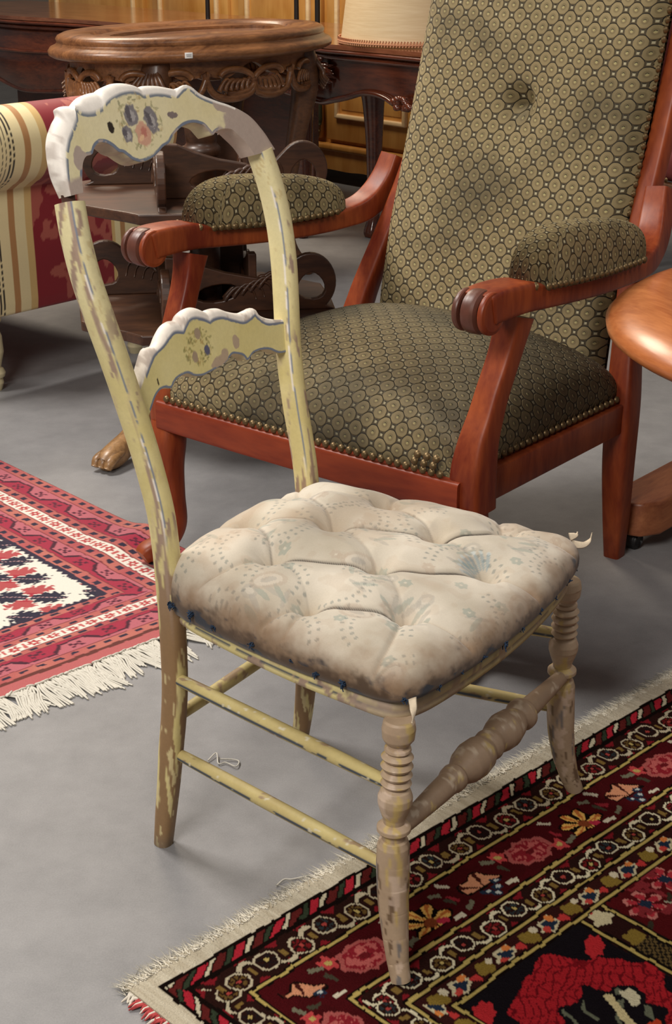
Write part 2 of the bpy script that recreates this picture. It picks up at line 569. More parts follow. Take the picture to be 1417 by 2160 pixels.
def paint_dark_rug(A, B):
    P = Painter(A, B)
    wob = (fbm(n3(A * 60, B * 60), 5, 2) - 0.5) * 0.006
    b = B + wob
    a = A + (fbm(n3(A * 60, B * 60, 9), 6, 2) - 0.5) * 0.006
    side = a * 1.17 + 0.004
    m = np.minimum(b, side)
    l = np.where(b <= side, a, b)
    black, dk, red, cream, yel = S(20, 13, 11), S(36, 16, 14), S(112, 26, 32), S(196, 184, 156), S(166, 146, 84)
    ground = S(60, 15, 17)
    pink, peach, orange, navy, ochre = S(176, 92, 84), S(186, 128, 96), S(206, 160, 84), S(32, 42, 58), S(122, 100, 44)
    P.fill(m < 9, ground)
    P.fill(m < .031, lerp(S(208, 199, 178), S(172, 159, 136), fbm(n3(A * 300, B * 25), 3, 2)))
    P.fill((m > .031) & (m < .064), black)
    ph = np.mod((l + m * 1.3) / .016, 4)
    bar = (m > .037) & (m < .056)
    P.fill(bar & (ph < 1), S(158, 36, 48))
    P.fill(bar & (ph > 1.25) & (ph < 1.75), S(186, 176, 150))
    P.fill(bar & (ph > 2) & (ph < 3), S(84, 30, 28))
    P.fill(bar & (ph > 3.2) & (ph < 3.8), S(46, 54, 40))
    # two meander guard borders
    for lo, hi, cr in ((.064, .114, S(176, 164, 138)), (.214, .258, S(200, 190, 160))):
        band = (m > lo) & (m < hi)
        mid, hw = (lo + hi) / 2, (hi - lo) / 2
        P.fill(band, S(38, 20, 17))
        per = .050
        x, k = rep(l, per)
        sgn = np.where(np.mod(k, 2) == 0, 1.0, -1.0)
        y = (m - mid) / hw
        # red triangles at the margins
        P.fill(band & (np.abs(y) > .5) & (np.abs(np.abs(x) - per / 2) < (np.abs(y) - .5) * .022) , red)
        # vine
        tri = np.clip(np.abs(np.mod(l / (2 * per) + 0.25, 1) - .5) * 4 - 1, -.85, .85) * .8
        d = np.abs(y - tri * 1.05)
        P.fill(band & (d < .20), S(20, 13, 11))
        P.fill(band & (d < .13), cr)
        # flower roundels
        r = np.hypot(x / .0155, (y - .16 * sgn) / .70)
        th = np.arctan2(y * hw, x)
        P.fill(band & (r < 1.12), S(38, 20, 17))
        P.fill(band & (r < 1.02) & (r > .84), cr)
        petal = np.cos(6 * th) > -.2
        hue = np.mod(k, 4)
        pc = np.where((hue == 0)[..., None], S(104, 26, 28), np.where((hue == 1)[..., None], S(40, 46, 48), np.where((hue == 2)[..., None], S(92, 70, 36), S(30, 22, 22))))
        P.fill(band & (r < .72) & petal, pc)
        P.fill(band & (r < .34), S(30, 18, 16))
        P.fill(band & (r < .2), np.where((np.mod(k, 3) == 0)[..., None], S(170, 150, 90), S(150, 60, 54)))
        P.fill(band & (np.abs(np.abs(x) - per / 2) < .0035) & (np.abs(y) < .3), S(116, 92, 48))
    for y0 in (.1175, .2075, .2600, .3020):
        P.fill(np.abs(m - y0) < .0055, black)
        P.fill(np.abs(m - y0) < .0024, yel)
    # main border
    band = (m > .123) & (m < .202)
    x, k = rep(l, .107, .03)
    t = np.mod(k, 3)
    y = m - .1625
    P.fill(band & (fbm(n3(A * 25, B * 25, 4), 8, 3) > .56), S(64, 15, 18))
    th = np.arctan2(y - .012, x)
    rr = np.hypot(x, y - .012)
    fan = (rr < .03 + .006 * np.cos(7 * th)) & (y < .024)
    is0, is1, is2 = (t == 0), (t == 1), (t == 2)
    P.fill(band & is0 & (rr < .034 + .006 * np.cos(7 * th)) & (y < .026), black)
    P.fill(band & is0 & fan & (np.cos(7 * th) > -.35), orange)
    P.fill(band & is0 & fan & (np.cos(7 * th) > .82), S(172, 98, 48))
    P.fill(band & is0 & (rr < .009), S(120, 60, 34))
    P.fill(band & is0 & ell(x, y, .014, .020, .009, .006, .4), S(166, 44, 62))
    fan1 = (rr < .030 + .004 * np.cos(5 * th)) & (y < .010)
    P.fill(band & is1 & (rr < .033 + .004 * np.cos(5 * th)) & (y < .013), black)
    P.fill(band & is1 & fan1, peach)
    P.fill(band & is1 & fan1 & (np.abs(np.sin(2.5 * th)) < .28), S(60, 24, 20))
    for ox, oy in ((-.006, .02), (.012, .022), (.003, .031), (.02, .012)):
        P.fill(band & is1 & ell(x, y, ox, oy, .0085, .0055, .5), navy)
        P.fill(band & is1 & ell(x, y, ox + .002, oy, .004, .003, .5), S(168, 172, 168))
    th2 = np.arctan2(y, x)
    r2 = np.hypot(x / .038, y / .027) * (1 + .07 * np.cos(9 * th2))
    P.fill(band & is2 & (r2 < 1), S(150, 76, 72))
    P.fill(band & is2 & (r2 < .80), S(122, 30, 38))
    P.fill(band & is2 & (r2 < .74) & (fbm(n3(A * 160, B * 160, 2), 12, 2) > .54), S(166, 84, 80))
    P.fill(band & is2 & (r2 < .2), S(92, 24, 28))
    for s_ in (-1, 1):
        q = np.hypot(x - s_ * .044, y - s_ * .020) / .012
        tq = np.arctan2(y - s_ * .02, x - s_ * .044)
        P.fill(band & is2 & (q < 1 + .25 * np.cos(5 * tq)), S(168, 62, 62))
        P.fill(band & is2 & (q < .4), yel)
    for sx, sy, rt, cc in ((.044, -.022, .5, S(104, 100, 82)), (-.044, .024, -.4, S(104, 100, 82)), (-.040, -.028, .9, S(176, 166, 146)), (.036, .030, .2, S(190, 180, 158)), (.050, .002, 1.2, S(60, 56, 44)), (-.05, .0, 1.0, S(130, 36, 44))):
        P.fill(band & ~is2 & ell(x, y, sx, sy, .011, .0042, rt, .18, 4), cc)
    # thin inner band
    band = (m > .2655) & (m < .2965)
    P.fill(band, S(48, 22, 20))
    x, k = rep(l, .085, .02)
    y = m - .281
    P.fill(band & ell(x, y, -.026, .002, .014, .012, .3, .1, 4), ochre)
    P.fill(band & ell(x, y, -.012, -.004, .006, .006), S(190, 178, 152))
    P.fill(band & ell(x, y, .012, .002, .018, .012, -.3, .16, 5), S(184, 172, 140))
    P.fill(band & ell(x, y, .012, .002, .011, .008, -.3, .2, 5), navy)
    P.fill(band & ell(x, y, .002, .008, .006, .005), S(176, 62, 54))
    P.fill(band & ell(x, y, .022, -.006, .006, .005), S(196, 116, 60))
    P.fill(band & ell(x, y, .036, .006, .007, .006, .2, .2, 3), S(170, 52, 50))
    # field: panels
    fld = m > .3075
    x, k = rep(a, .300, .364)          # panel centres
    odd = np.mod(k, 2) == 1
    div = fld & (np.abs(np.abs(x) - .15) < .030)
    pan = fld & ~div
    P.fill(pan & ~odd, S(22, 18, 21))
    P.fill(pan & odd, S(74, 18, 20))
    # red medallion panel
    y = b - .455
    nz = (fbm(n3(A * 30, B * 30, 1), 21, 2) - .5)
    q = np.hypot(x / .112, y / .125) * (1 + .5 * nz) + .06 * np.cos(8 * np.arctan2(y, x))
    ring = pan & ~odd & (q < 1.0) & (q > .55)
    P.fill(ring, S(154, 32, 38))
    P.fill(ring & (np.abs(np.mod((x * 0.8 + y * 1.1) / .016 + 2.2 * nz, 1) - .5) < .09), S(96, 18, 24))
    P.fill(ring & (np.abs(np.mod((x - y * .8) / .026 - 2 * nz, 1) - .5) < .06), S(110, 20, 26))
    inn = pan & ~odd & (q <= .5)
    lv = np.abs(np.mod((x + .6 * y) / .035 + nz * 1.5, 1) - .5)
    P.fill(inn & (lv < .10) & (fbm(n3(A * 45, B * 45, 3), 2, 2) > .45), S(96, 98, 80))
    P.fill(inn & (np.abs(x - .02 + .4 * y) < .006) & (np.abs(y) < .04), S(190, 174, 130))
    P.fill(inn & ell(x, y, .03, .035, .014, .011, 0, .15, 6), S(176, 60, 36))
    P.fill(inn & ell(x, y, .055, -.015, .010, .016, .3, .2, 4), S(190, 180, 150))
    for cx, cy in ((-.095, -.12), (.098, -.105), (.1, .11), (-.1, .1)):
        P.fill(pan & ~odd & ell(x, y, cx, cy, .022, .013, -.6, .1, 7), S(168, 40, 44))
    # flower panel
    for cx, cy, sc in ((-.085, -.11, 1), (-.02, -.125, .9), (.06, -.10, 1.1), (-.06, -.035, 1.1), (.03, -.04, 1.0), (.09, -.01, .9), (-.085, .06, 1), (-.01, .05, 1.2), (.075, .07, 1), (-.04, .13, 1), (.04, .14, 1)):
        th = np.arctan2(y - cy, x - cx)
        r = np.hypot(x - cx, y - cy) / (.026 * sc) * (1 - .15 * np.cos(6 * th))
        g = pan & odd
        P.fill(g & (r < 1) & (np.cos(6 * th) > -.5), S(176, 108, 100))
        P.fill(g & (r < .82) & (np.cos(6 * th) > -.3), S(156, 44, 52))
        P.fill(g & (r < .34), navy)
        P.fill(g & ell(x, y, cx + .032 * sc, cy + .022, .011, .006, .7, .2, 3), S(150, 146, 124))
        P.fill(g & ell(x, y, cx - .03, cy + .03 * sc, .010, .004, -.6), S(50, 44, 34))
    P.fill(pan & odd & (fbm(n3(A * 70, B * 70, 8), 31, 2) > .67), S(120, 40, 44))
    # dividers
    dx = np.abs(x) - .15
    P.fill(div, S(40, 20, 18))
    yl, kl = rep(b, .09, .31)
    P.fill(div & ell(dx, yl, .0, -.025, .015, .012, .2, .15, 4), ochre)
    P.fill(div & ell(dx, yl, .003, -.006, .009, .007, .4), S(166, 52, 50))
    P.fill(div & ell(dx, yl, -.002, .012, .014, .014, .4, .2, 4), S(186, 174, 140))
    chk = (np.mod(np.floor(A / .004) + np.floor(B / .004), 2) == 0)
    P.fill(div & (np.mod(kl, 2) == 1) & (yl > -.015), S(26, 22, 18))
    P.fill(div & (np.mod(kl, 2) == 1) & (yl > -.015) & chk & (np.abs(dx) < .016), S(92, 74, 44))
    for s_ in (-1, 1):
        P.fill(div & (np.abs(dx - s_ * .0235) < .0055), black)
        P.fill(div & (np.abs(dx - s_ * .0235) < .0024), yel)
    return P.c


def paint_pink_rug(A, B):
    """A: distance from the fringed end, B: distance in from the long edge"""
    P = Painter(A, B)
    wob = (fbm(n3(A * 50, B * 50), 5, 2) - 0.5) * 0.005
    a, b = A + wob, B + (fbm(n3(A * 50, B * 50, 3), 7, 2) - .5) * .005
    rose, rosel, red, navy, white, brown = S(168, 78, 80), S(182, 106, 94), S(156, 38, 62), S(40, 30, 52), S(222, 216, 204), S(96, 44, 38)
    P.fill(a > -9, rose)
    # coordinate of the end side rescaled so both sides share the band list
    e = np.interp(a, [-.045, -.016, .0, .015, .060, .075, .102, .114, .146, .168, .175, 2], [-.06, -.004, .006, .03, .08, .105, .14, .16, .20, .235, .245, 2.08])
    end = e < b
    m = np.where(end, e, b)
    l = np.where(end, b, a)
    P.fill((m < .105) | (m > .14), lerp(rose, rosel, np.clip(fbm(n3(A * 14, B * 14), 2, 3) * 2.4 - .7, 0, 1)))
    P.fill((m < -.004), S(176, 92, 92))
    P.fill(np.abs(m + .003) < .004, brown)
    # dash rows
    for c0, hw in ((.0145, .0062), (.0925, .006), (.153, .006), (.2265, .0065)):
        x, k = rep(l, .034, .01 * c0 * 100)
        P.fill((np.abs(m - c0) < hw) & (np.abs(x) < .0085), navy)
    # zig-zag red bands
    for lo, hi in ((.030, .080), (.168, .212)):
        bd = (m > lo) & (m < hi)
        mid, hw = (lo + hi) / 2, (hi - lo) / 2
        y = (m - mid) / hw
        per = .150
        ph = np.mod(l / per, 1)
        zz = np.interp(ph, [0, .34, .5, .84, 1], [-.6, -.45, .6, .45, -.6])
        P.fill(bd & (y > zz), red)
        P.fill(bd & (y <= zz), S(178, 96, 106))
        wdt = np.where(((ph > .34) & (ph < .5)) | (ph > .84), .26, .10)
        P.fill(bd & (np.abs(y - zz) < wdt), S(70, 22, 40))
        for pc, yc in ((.17, .25), (.67, -.25)):
            xx = (ph - pc) * per
            yy = (y - yc) * hw
            for ox, oy in ((-.009, -.005), (.009, -.005), (-.009, .007), (.009, .007), (0, .001)):
                P.fill(bd & (np.abs(xx - ox) < .0042) & (np.abs(yy - oy) < .0036), S(84, 24, 44))
    # white rosette band
    bd = (m > .105) & (m < .140)
    P.fill(bd, white)
    x, k = rep(l, .040, .012)
    y = m - .1225
    th = np.arctan2(y, x)
    r = np.hypot(x, y)
    P.fill(bd & (r < .0105 + .003 * np.cos(6 * th)) & (r > .003), S(176, 66, 66))
    P.fill(bd & (np.abs(np.abs(x) - .020) < .003) & (np.abs(y) < .010), S(186, 92, 88))
    for y0 in (.030, .080, .105, .140, .168, .212):
        P.fill(np.abs(m - y0) < .0014, S(120, 48, 52))
    # field
    ser = .243 + .008 * np.abs(np.mod(l / .017, 1) - .5) * 2
    P.fill(m > .238, navy)
    fld = m > ser + .004
    P.fill(fld, white)
    for order in (0, 1):
        for shift in (-1, 0, 1):
            x, kx = rep(a, .094, .257)
            x = x - shift * .094
            kx = kx + shift
            y, ky = rep(b + .022 * kx, .168, .358)
            det = .677 * -.86 - .736 * .51
            xr = (x * -.86 - y * .51) / det            # oblique leaf axes
            yr = (.677 * y - .736 * x) / det
            for s_ in (1, -1):
                u, v = (yr * s_, xr) if order == 0 else (xr * s_, yr)
                ln, hw = (.058, .031) if order == 0 else (.074, .027)
                f_ = np.clip(u / ln, 0, 1)
                tooth = .014 * np.abs(np.mod(u / .017, 1) - .15)
                wid = np.where((u > .003) & (u < ln), .003 + hw * np.sin(f_ ** .85 * np.pi * .84) ** .9 - tooth, 0)
                notch = (u > ln * .72) & (np.abs(np.abs(v) - .010) < (u - ln * .72) * .30)
                msk = fld & (np.abs(v) < wid) & ~notch
                P.fill(fld & (np.abs(v) < wid + .004) & (u > .002) & (u < ln + .004), white)
                P.fill(msk, S(170, 72, 74) if order == 0 else S(34, 30, 50))
                if order == 1:
                    P.fill(msk & (np.abs(v) < .0018) & (np.mod(u / .008, 1) < .5), S(180, 140, 140))
                else:
                    P.fill(msk & (np.abs(v) < .010) & (u < .020), S(160, 40, 54))
    return P.c


def rug_mesh(root, name, amin, amax, bmin, bmax, step, paint, zfun, mat, thick):
    na, nb = int((amax - amin) / step) + 1, int((bmax - bmin) / step) + 1
    a = np.linspace(amin, amax, na)
    b = np.linspace(bmin, bmax, nb)
    A, B = np.meshgrid(a, b, indexing='ij')
    col = paint(A, B)
    Z = zfun(A, B) + thick
    P = np.stack([A, B, Z], -1)
    mb = Mesh()
    mb.grid(P, col, flip=False)
    # skirt down to the floor
    ring = np.concatenate([np.stack([np.arange(na), np.zeros(na, int)], 1), np.stack([np.full(nb - 1, na - 1), np.arange(1, nb)], 1),
                           np.stack([np.arange(na - 2, -1, -1), np.full(na - 1, nb - 1)], 1), np.stack([np.zeros(nb - 2, int), np.arange(nb - 2, 0, -1)], 1)])
    top = P[ring[:, 0], ring[:, 1]]
    bot = top.copy()
    bot[:, 2] = top[:, 2] - thick
    rc = col[ring[:, 0], ring[:, 1]]
    mb.grid(np.stack([top, bot], 1), np.stack([rc, rc * .8], 1), wrap_u=True, flip=False)
    return mb.build(name, mat, root)


# dark rug: local x along the long cream edge, local -y inwards (scale y flipped by painting)
RUG_ANG = math.radians(44.06)
dark_rug = empty('persian_rug', (-0.253, 1.487, 0), RUG_ANG)
tag(dark_rug, 'dark red and black patterned pile rug with cream fringe under the front chair legs', 'rug')


def paint_dark_local(X, Y):
    return paint_dark_rug(X, -Y)


rug_mesh(dark_rug, 'pile', -0.004, 1.36, -0.98, 0.0, 0.0024, lambda X, Y: paint_dark_local(X, Y), lambda X, Y: 0.0012 * fbm(n3(X * 90, Y * 90), 4, 2) + 0.002 * fbm(n3(X * 5, Y * 5), 2, 2), MAT['knots'], 0.007)
mb = Mesh()
for i in range(5200):
    x = rng.uniform(-.01, 1.36)
    ln = abs(rng.normal(.014, .006)) + .004
    dxy = np.array([rng.normal(0, .5), 1.0])
    dxy *= ln / np.linalg.norm(dxy)
    z0 = rng.uniform(.002, .009)
    w = .0009
    p0 = np.array([x, -rng.uniform(0, .012), z0])
    p1 = p0 + np.array([dxy[0], dxy[1], rng.uniform(-.001, .003)])
    p1[2] = max(p1[2], .001)
    cc = S(222, 214, 196) * rng.uniform(.75, 1.1)
    mb.add([p0 + (w, 0, 0), p0 - (w, 0, 0), p0 + (0, 0, w * 1.6), p1], [[0, 2, 3], [2, 1, 3], [1, 0, 3]], cc)
fr = mb.build('cut_fringe', MAT['flatwool'], dark_rug)
fr['kind'] = 'stuff'
mb = Mesh()
for i in range(26):
    t = i / 25
    p0 = np.array([-.004 + rng.normal(0, .001), -.012 - .075 * t, .004])
    p1 = p0 + np.array([-rng.uniform(.008, .02), rng.normal(0, .004), -.002])
    cc = S(176, 70, 70) if i > 5 and i % 4 else S(214, 205, 190)
    sweep(mb, [p0, (p0 + p1) / 2 + (0, 0, .002), p1], [.0022, .002, .001], ref=(0, 0, 1), k=5, col=lambda P, a, l, cc=cc: np.broadcast_to(cc, P.shape))
mb.build('corner_selvedge', MAT['flatwool'], dark_rug)

# pink rug: local x = away from the fringed end (along the long edge), local y = inwards
ang = math.atan2(.736, -.677)
pink_rug = empty('pink_rug', (-.126 - .736 * .02, 2.657 - .677 * .02, 0), ang)
tag(pink_rug, 'rose pink flat woven rug with white leaf field and long white fringe at left', 'rug')


def pink_z(A, B):
    w = .016 * np.exp(-((A - .36 + .2 * B) / .05) ** 2) * np.clip(1 - B / .22, 0, 1)
    return w + .0015 * fbm(n3(A * 6, B * 6), 2, 2)


rug_mesh(pink_rug, 'weave', -.045, 1.1, 0.0, 0.95, 0.0025, paint_pink_rug, pink_z, MAT['flatwool'], 0.004)
tassel_meshes = []
for k in range(7):
    mb = Mesh()
    ln = .075 + .012 * k % .03
    for j in range(7):
        y0 = (j - 3) * .0015
        pts = [(0, y0 * .6, .004), (-.012, y0 * .9, .006 + .001 * (j % 3)), (-.035, y0 * (1.6 + .3 * k % 1) + .002 * math.sin(k * 2 + j), .0065 + .002 * (j % 2)),
               (-.06, y0 * 2.2 + .006 * math.sin(k * 1.7), .005), (-ln - .006 * ((j * k) % 3), y0 * 2.4 + .010 * math.sin(k * 1.7 + .5) + .002 * math.sin(5 * j), .002)]
        sweep(mb, catmull(pts, 9), np.linspace(.0021, .0015, 9), ref=(0, 0, 1), k=5)
    lp = [(-.004, -.004, .005), (-.009, -.005, .009), (-.010, 0, .0105), (-.009, .005, .009), (-.004, .004, .005)]
    sweep(mb, catmull(lp, 9), .0018, ref=(1, 0, 0), k=5)
    o = mb.build('tassel', MAT['yarn'], pink_rug)
    tassel_meshes.append(o)
for i in range(66):
    src = tassel_meshes[(i * 3) % 7]
    o = src if i < 7 and False else src.copy()
    C.objects.link(o)
    o.parent = pink_rug
    o.location = (-.044, .006 + i * .0142 + rng.normal(0, .0015), 0)
    o.rotation_euler = (0, 0, rng.normal(-.05, .32))
    s = rng.uniform(.8, 1.12)
    o.scale = (s, 1.15, 1)
for o in tassel_meshes:
    bpy.data.objects.remove(o)

# ------------------------------------------------------------------ the painted chair (local x forward, local y to the far side, z up)
chair = empty('side_chair', (0.198, 1.716, 0), math.radians(-32.7))
tag(chair, 'small antique chair with flaking yellow paint, flowered balloon back and buttoned cream seat', 'chair')
YEL, YEL2, MAUVE, BROWN, WHITE, BLUE = S(204, 187, 124), S(220, 205, 150), S(160, 136, 118), S(146, 112, 72), S(236, 226, 214), S(116, 124, 140)
DARKBLUE = S(74, 80, 88)


def flake(P, base, under, amount, stretch=(1, 1, .35), freq=90, seed=1):
    """0..1 mask with hard edges where the paint has come off"""
    n = fbm(np.asarray(P) * (np.array(stretch) * freq), seed, 3)
    return sstep(amount + .02, amount - .02, 1 - n)


post_tab = np.array([(0, .171, -.412), (.05, .171, -.405), (.1, .169, -.399), (.15, .166, -.395), (.2, .162, -.391), (.25, .160, -.388), (.3, .160, -.387), (.35, .161, -.387), (.4, .162, -.388),
                     (.45, .162, -.391), (.5, .161, -.398), (.55, .163, -.409), (.6, .168, -.420), (.65, .176, -.430), (.7, .186, -.439), (.75, .196, -.449), (.8, .203, -.461), (.85, .203, -.474), (.9, .196, -.488)])
for side, ztop in ((-1, .888), (1, .8985)):
    z = np.r_[np.linspace(0, ztop, 380)]
    sm = catmull(post_tab, 600)
    w = np.interp(z, sm[:, 0], sm[:, 1])
    d = np.interp(z, sm[:, 0], sm[:, 2])
    path = np.stack([d, side * w, z], -1)
    ra = np.interp(z, [0, .05, .15, .3, .42, .55, .75, .9], [.0125, .014, .016, .0165, .0165, .016, .0165, .0165])
    rb = np.interp(z, [0, .05, .15, .3, .42, .55, .75, .9], [.0125, .014, .016, .0165, .0165, .0175, .018, .0175])

    def colf(P, a, l, side=side):
        zz = P[..., 2]
        q = P * np.array([1, 1, 1.])
        # angle 0 = +y side; section B axis = T x A, for upward T, A=+y -> B = -x ... front is angle 3pi/2
        front = np.cos(a - 1.5 * np.pi)          # 1 at the front
        lat = np.cos(a) * (-side)                # 1 at the inner side
        c = lerp(YEL, YEL2, fbm(q * 40, 3, 2))
        c = lerp(c, S(226, 216, 176), sstep(.6, .85, zz) * .55)
        # wear
        low = sstep(.52, .30, zz)
        amt = .33 + .30 * low
        f = flake(q, None, None, amt, (1, 1, .085), 95, 11)
        f = f * sstep(.25, .4, fbm(q * np.array([30, 30, 12]), 77, 2) + .25 * low)
        c = lerp(c, lerp(MAUVE, S(142, 110, 72), np.clip(low * .9, 0, 1)), f)
        psi = np.degrees(np.arctan2(np.cos(a) * (-side), front)) * (1 if side > 0 else -1)   # degrees from the front towards the viewer's side
        up_ = sstep(.44, .50, zz)
        strip = sstep(11, 7, np.abs(psi - 60 + 6 * np.sin(zz * 23)))
        if side < 0:
            c = lerp(c, MAUVE * 1.02, strip * sstep(.30, .45, zz) * sstep(.34, .42, fbm(q * np.array([20, 20, 9]), 5, 2)))
        b0_ = 40 if side < 0 else 50
        bl = sstep(6.5, 4.5, np.abs(psi - b0_)) * up_
        br = sstep(.34, .42, fbm(q * np.array([60, 60, 22]), 9, 2))
        c = lerp(c, BLUE, bl * br)
        wl = sstep(3.2, 2.0, np.abs(psi - b0_ - 9)) * up_
        c = lerp(c, WHITE, wl * sstep(.5, .55, fbm(q * np.array([60, 60, 30]), 19, 2)))
        ch = sstep(.69, .72, fbm(q * np.array([240, 240, 26]), 29, 2))
        c = lerp(c, S(206, 188, 140), ch)
        foot = sstep(.03, .0, zz)
        c = lerp(c, S(120, 104, 86), foot * .7)
        return c
    mb = Mesh()
    sweep(mb, path, ra, rb, ref=(0, 1, 0), k=44, power=2.5, col=colf)
    mb.build('back_post', MAT['paint'], chair, sharp=50)
# dark dowel showing in the open joint
mb = Mesh()
sweep(mb, [(-.483, -.199, .874), (-.490, -.196, .91)], .0085, ref=(0, 1, 0), k=12)
mb.build('joint_dowel', plain('dark_broken_wood', S(62, 34, 24), .8, 0, 90, .4), chair)

CREST_RIM = [[(-.2012, .8992, .027), (-.2064, .9247, .0254), (-.2027, .952, .0238), (-.1954, .9681, .0221), (-.1826, .9814, .0205), (-.1729, .9892, .0189), (-.1712, .9973, .0173), (-.1594, .998, .0156), (-.1469, .9958, .014)], [(-.146, .9979, .014), (-.1287, 1.006, .0137), (-.1085, 1.0078, .0133), (-.099, 1.0063, .013)], [(-.0986, 1.0073, .013), (-.0911, 1.0115, .0126), (-.0745, 1.0144, .0122), (-.0581, 1.0139, .0118), (-.0423, 1.0113, .0114), (-.0268, 1.0053, .011)], [(-.0266, 1.0058, .011), (-.0166, 1.0064, .0097), (.0075, 1.0039, .0085), (.0308, .9986, .0072), (.0418, .9956, .006)], [(.0421, .9961, .006), (.051, .9992, .005), (.0596, .9988, .004)], [(.0596, .9988, .004), (.0716, .9941, .0039), (.0855, .9839, .0038), (.1148, .9726, .0037), (.1364, .9662, .0036), (.1623, .9561, .0034), (.1824, .944, .0033), (.2009, .9244, .0032), (.2106, .91, .0031), (.2167, .9003, .003)]]
CREST_FACE = [[(-.2053, .899, .0), (-.2037, .9112, .0), (-.1997, .9268, .0), (-.1943, .9423, .0), (-.1848, .9572, .0), (-.1739, .9678, .0), (-.1633, .9774, .0), (-.1607, .9858, .0), (-.1606, .9922, .0)], [(-.1606, .9922, .0), (-.1514, .9859, .0), (-.1374, .9828, .0), (-.1223, .9839, .0), (-.1114, .9872, .0)], [(-.1114, .9872, .0), (-.1021, .9929, .0), (-.0897, .9972, .0), (-.0731, 1.0006, .0), (-.0575, 1.0013, .0), (-.0418, .9993, .0), (-.0321, .9938, .0)], [(-.0321, .9938, .0), (-.0238, .9936, .0), (-.0067, .9937, .0), (.0131, .9907, .0), (.0285, .9857, .0)], [(.0285, .9857, .0), (.0379, .9894, .0), (.0489, .9943, .0), (.0582, .9952, .0)], [(.0582, .9952, .0), (.0657, .9915, .0), (.0799, .9819, .0), (.1096, .9712, .0), (.1312, .9648, .0), (.1572, .9547, .0), (.1774, .9427, .0), (.196, .9231, .0), (.2058, .9087, .0), (.2123, .8997, .0)]]
LUMBAR_RIM = [[(-.17, .65, .014), (-.15, .668, .014), (-.1251, .6964, .014), (-.1159, .6985, .014), (-.1049, .699, .014), (-.0938, .7085, .014), (-.0793, .7181, .014), (-.0668, .7208, .014), (-.0526, .719, .014)], [(-.0525, .7196, .014), (-.0452, .7253, .0136), (-.0327, .7288, .0132), (-.0186, .7289, .0128), (-.0056, .725, .0124), (.0072, .7185, .012)], [(.0072, .7185, .012), (.0192, .7191, .0115), (.0365, .7161, .011), (.0523, .7089, .0105), (.0747, .7016, .01), (.0938, .7014, .0095), (.1035, .7026, .009)], [(.1035, .7026, .009), (.1113, .6996, .008), (.1151, .6909, .007), (.13, .6827, .006), (.1467, .6764, .005), (.166, .6715, .003)]]
LUMBAR_FACE = [[(-.17, .64, 0), (-.148, .662, 0), (-.127, .6819, .0), (-.1164, .6902, .0), (-.0972, .6966, .0), (-.0834, .7037, .0), (-.0703, .7081, .0), (-.0538, .7044, .0)], [(-.0538, .7044, .0), (-.0485, .7087, .0), (-.0387, .7158, .0), (-.0268, .717, .0), (-.0101, .7121, .0), (.0031, .7049, .0)], [(.0031, .7049, .0), (.0131, .7071, .0), (.0314, .7051, .0), (.0533, .6966, .0), (.0771, .6889, .0), (.102, .6939, .0)], [(.102, .6939, .0), (.1097, .6864, .0), (.1264, .6762, .0), (.159, .6712, .0), (.166, .669, 0)]]
crest_inner = [(-0.1834, 0.8996), (-0.1801, 0.9117), (-0.1753, 0.9235), (-0.1696, 0.9331), (-0.1615, 0.9386), (-0.1509, 0.9395), (-0.1438, 0.9463), (-0.1342, 0.9506), (-0.1226, 0.9493), (-0.1124, 0.9441), (-0.1032, 0.9363), (-0.096, 0.9343), (-0.089, 0.9295), (-0.0791, 0.9226), (-0.0641, 0.9189), (-0.0454, 0.9211), (-0.0301, 0.9261), (-0.0194, 0.9311), (-0.0119, 0.9331), (-0.0043, 0.9351), (0.0077, 0.943), (0.03, 0.9516), (0.0517, 0.9533), (0.0709, 0.9483), (0.0798, 0.9401), (0.0865, 0.9339), (0.0952, 0.9371), (0.1107, 0.939), (0.1288, 0.9363), (0.1402, 0.9277), (0.1553, 0.9141), (0.1663, 0.8984)]
lum_bot = [(-0.162, 0.612), (-0.145, 0.626), (-0.1327, 0.6387), (-0.1221, 0.645), (-0.1103, 0.6463), (-0.0984, 0.6427), (-0.089, 0.6492), (-0.0793, 0.652), (-0.0616, 0.6526), (-0.0491, 0.6464), (-0.0321, 0.6423), (-0.0133, 0.6433), (0.0094, 0.6454), (0.0226, 0.648), (0.0368, 0.6543), (0.049, 0.652), (0.0605, 0.6468), (0.068, 0.6391), (0.0833, 0.6453), (0.1036, 0.6452), (0.1217, 0.641), (0.1398, 0.6321), (0.1600, 0.6290)]


def rounded(poly, n):
    P = np.asarray(poly, float)
    Q = resample(catmull(P, len(P) * 6), n)
    return Q


def pieces(segs, n):
    """resample a cusped outline piece by piece so that cusps stay sharp and two outlines correspond"""
    m_ = len(segs)
    w_ = [max(6, int(round(n * q_))) for q_ in RIBBON_SHARE[m_]]
    w_[-1] += n - sum(w_)
    out = []
    for seg, k in zip(segs, w_):
        out.append(resample(catmull(np.asarray(seg, float), len(seg) * 8), k + 1)[:-1] if seg is not segs[-1] else resample(catmull(np.asarray(seg, float), len(seg) * 8), k))
    return np.concatenate(out)


RIBBON_SHARE = {6: (.26, .09, .16, .11, .05, .33), 4: (.34, .2, .28, .18)}


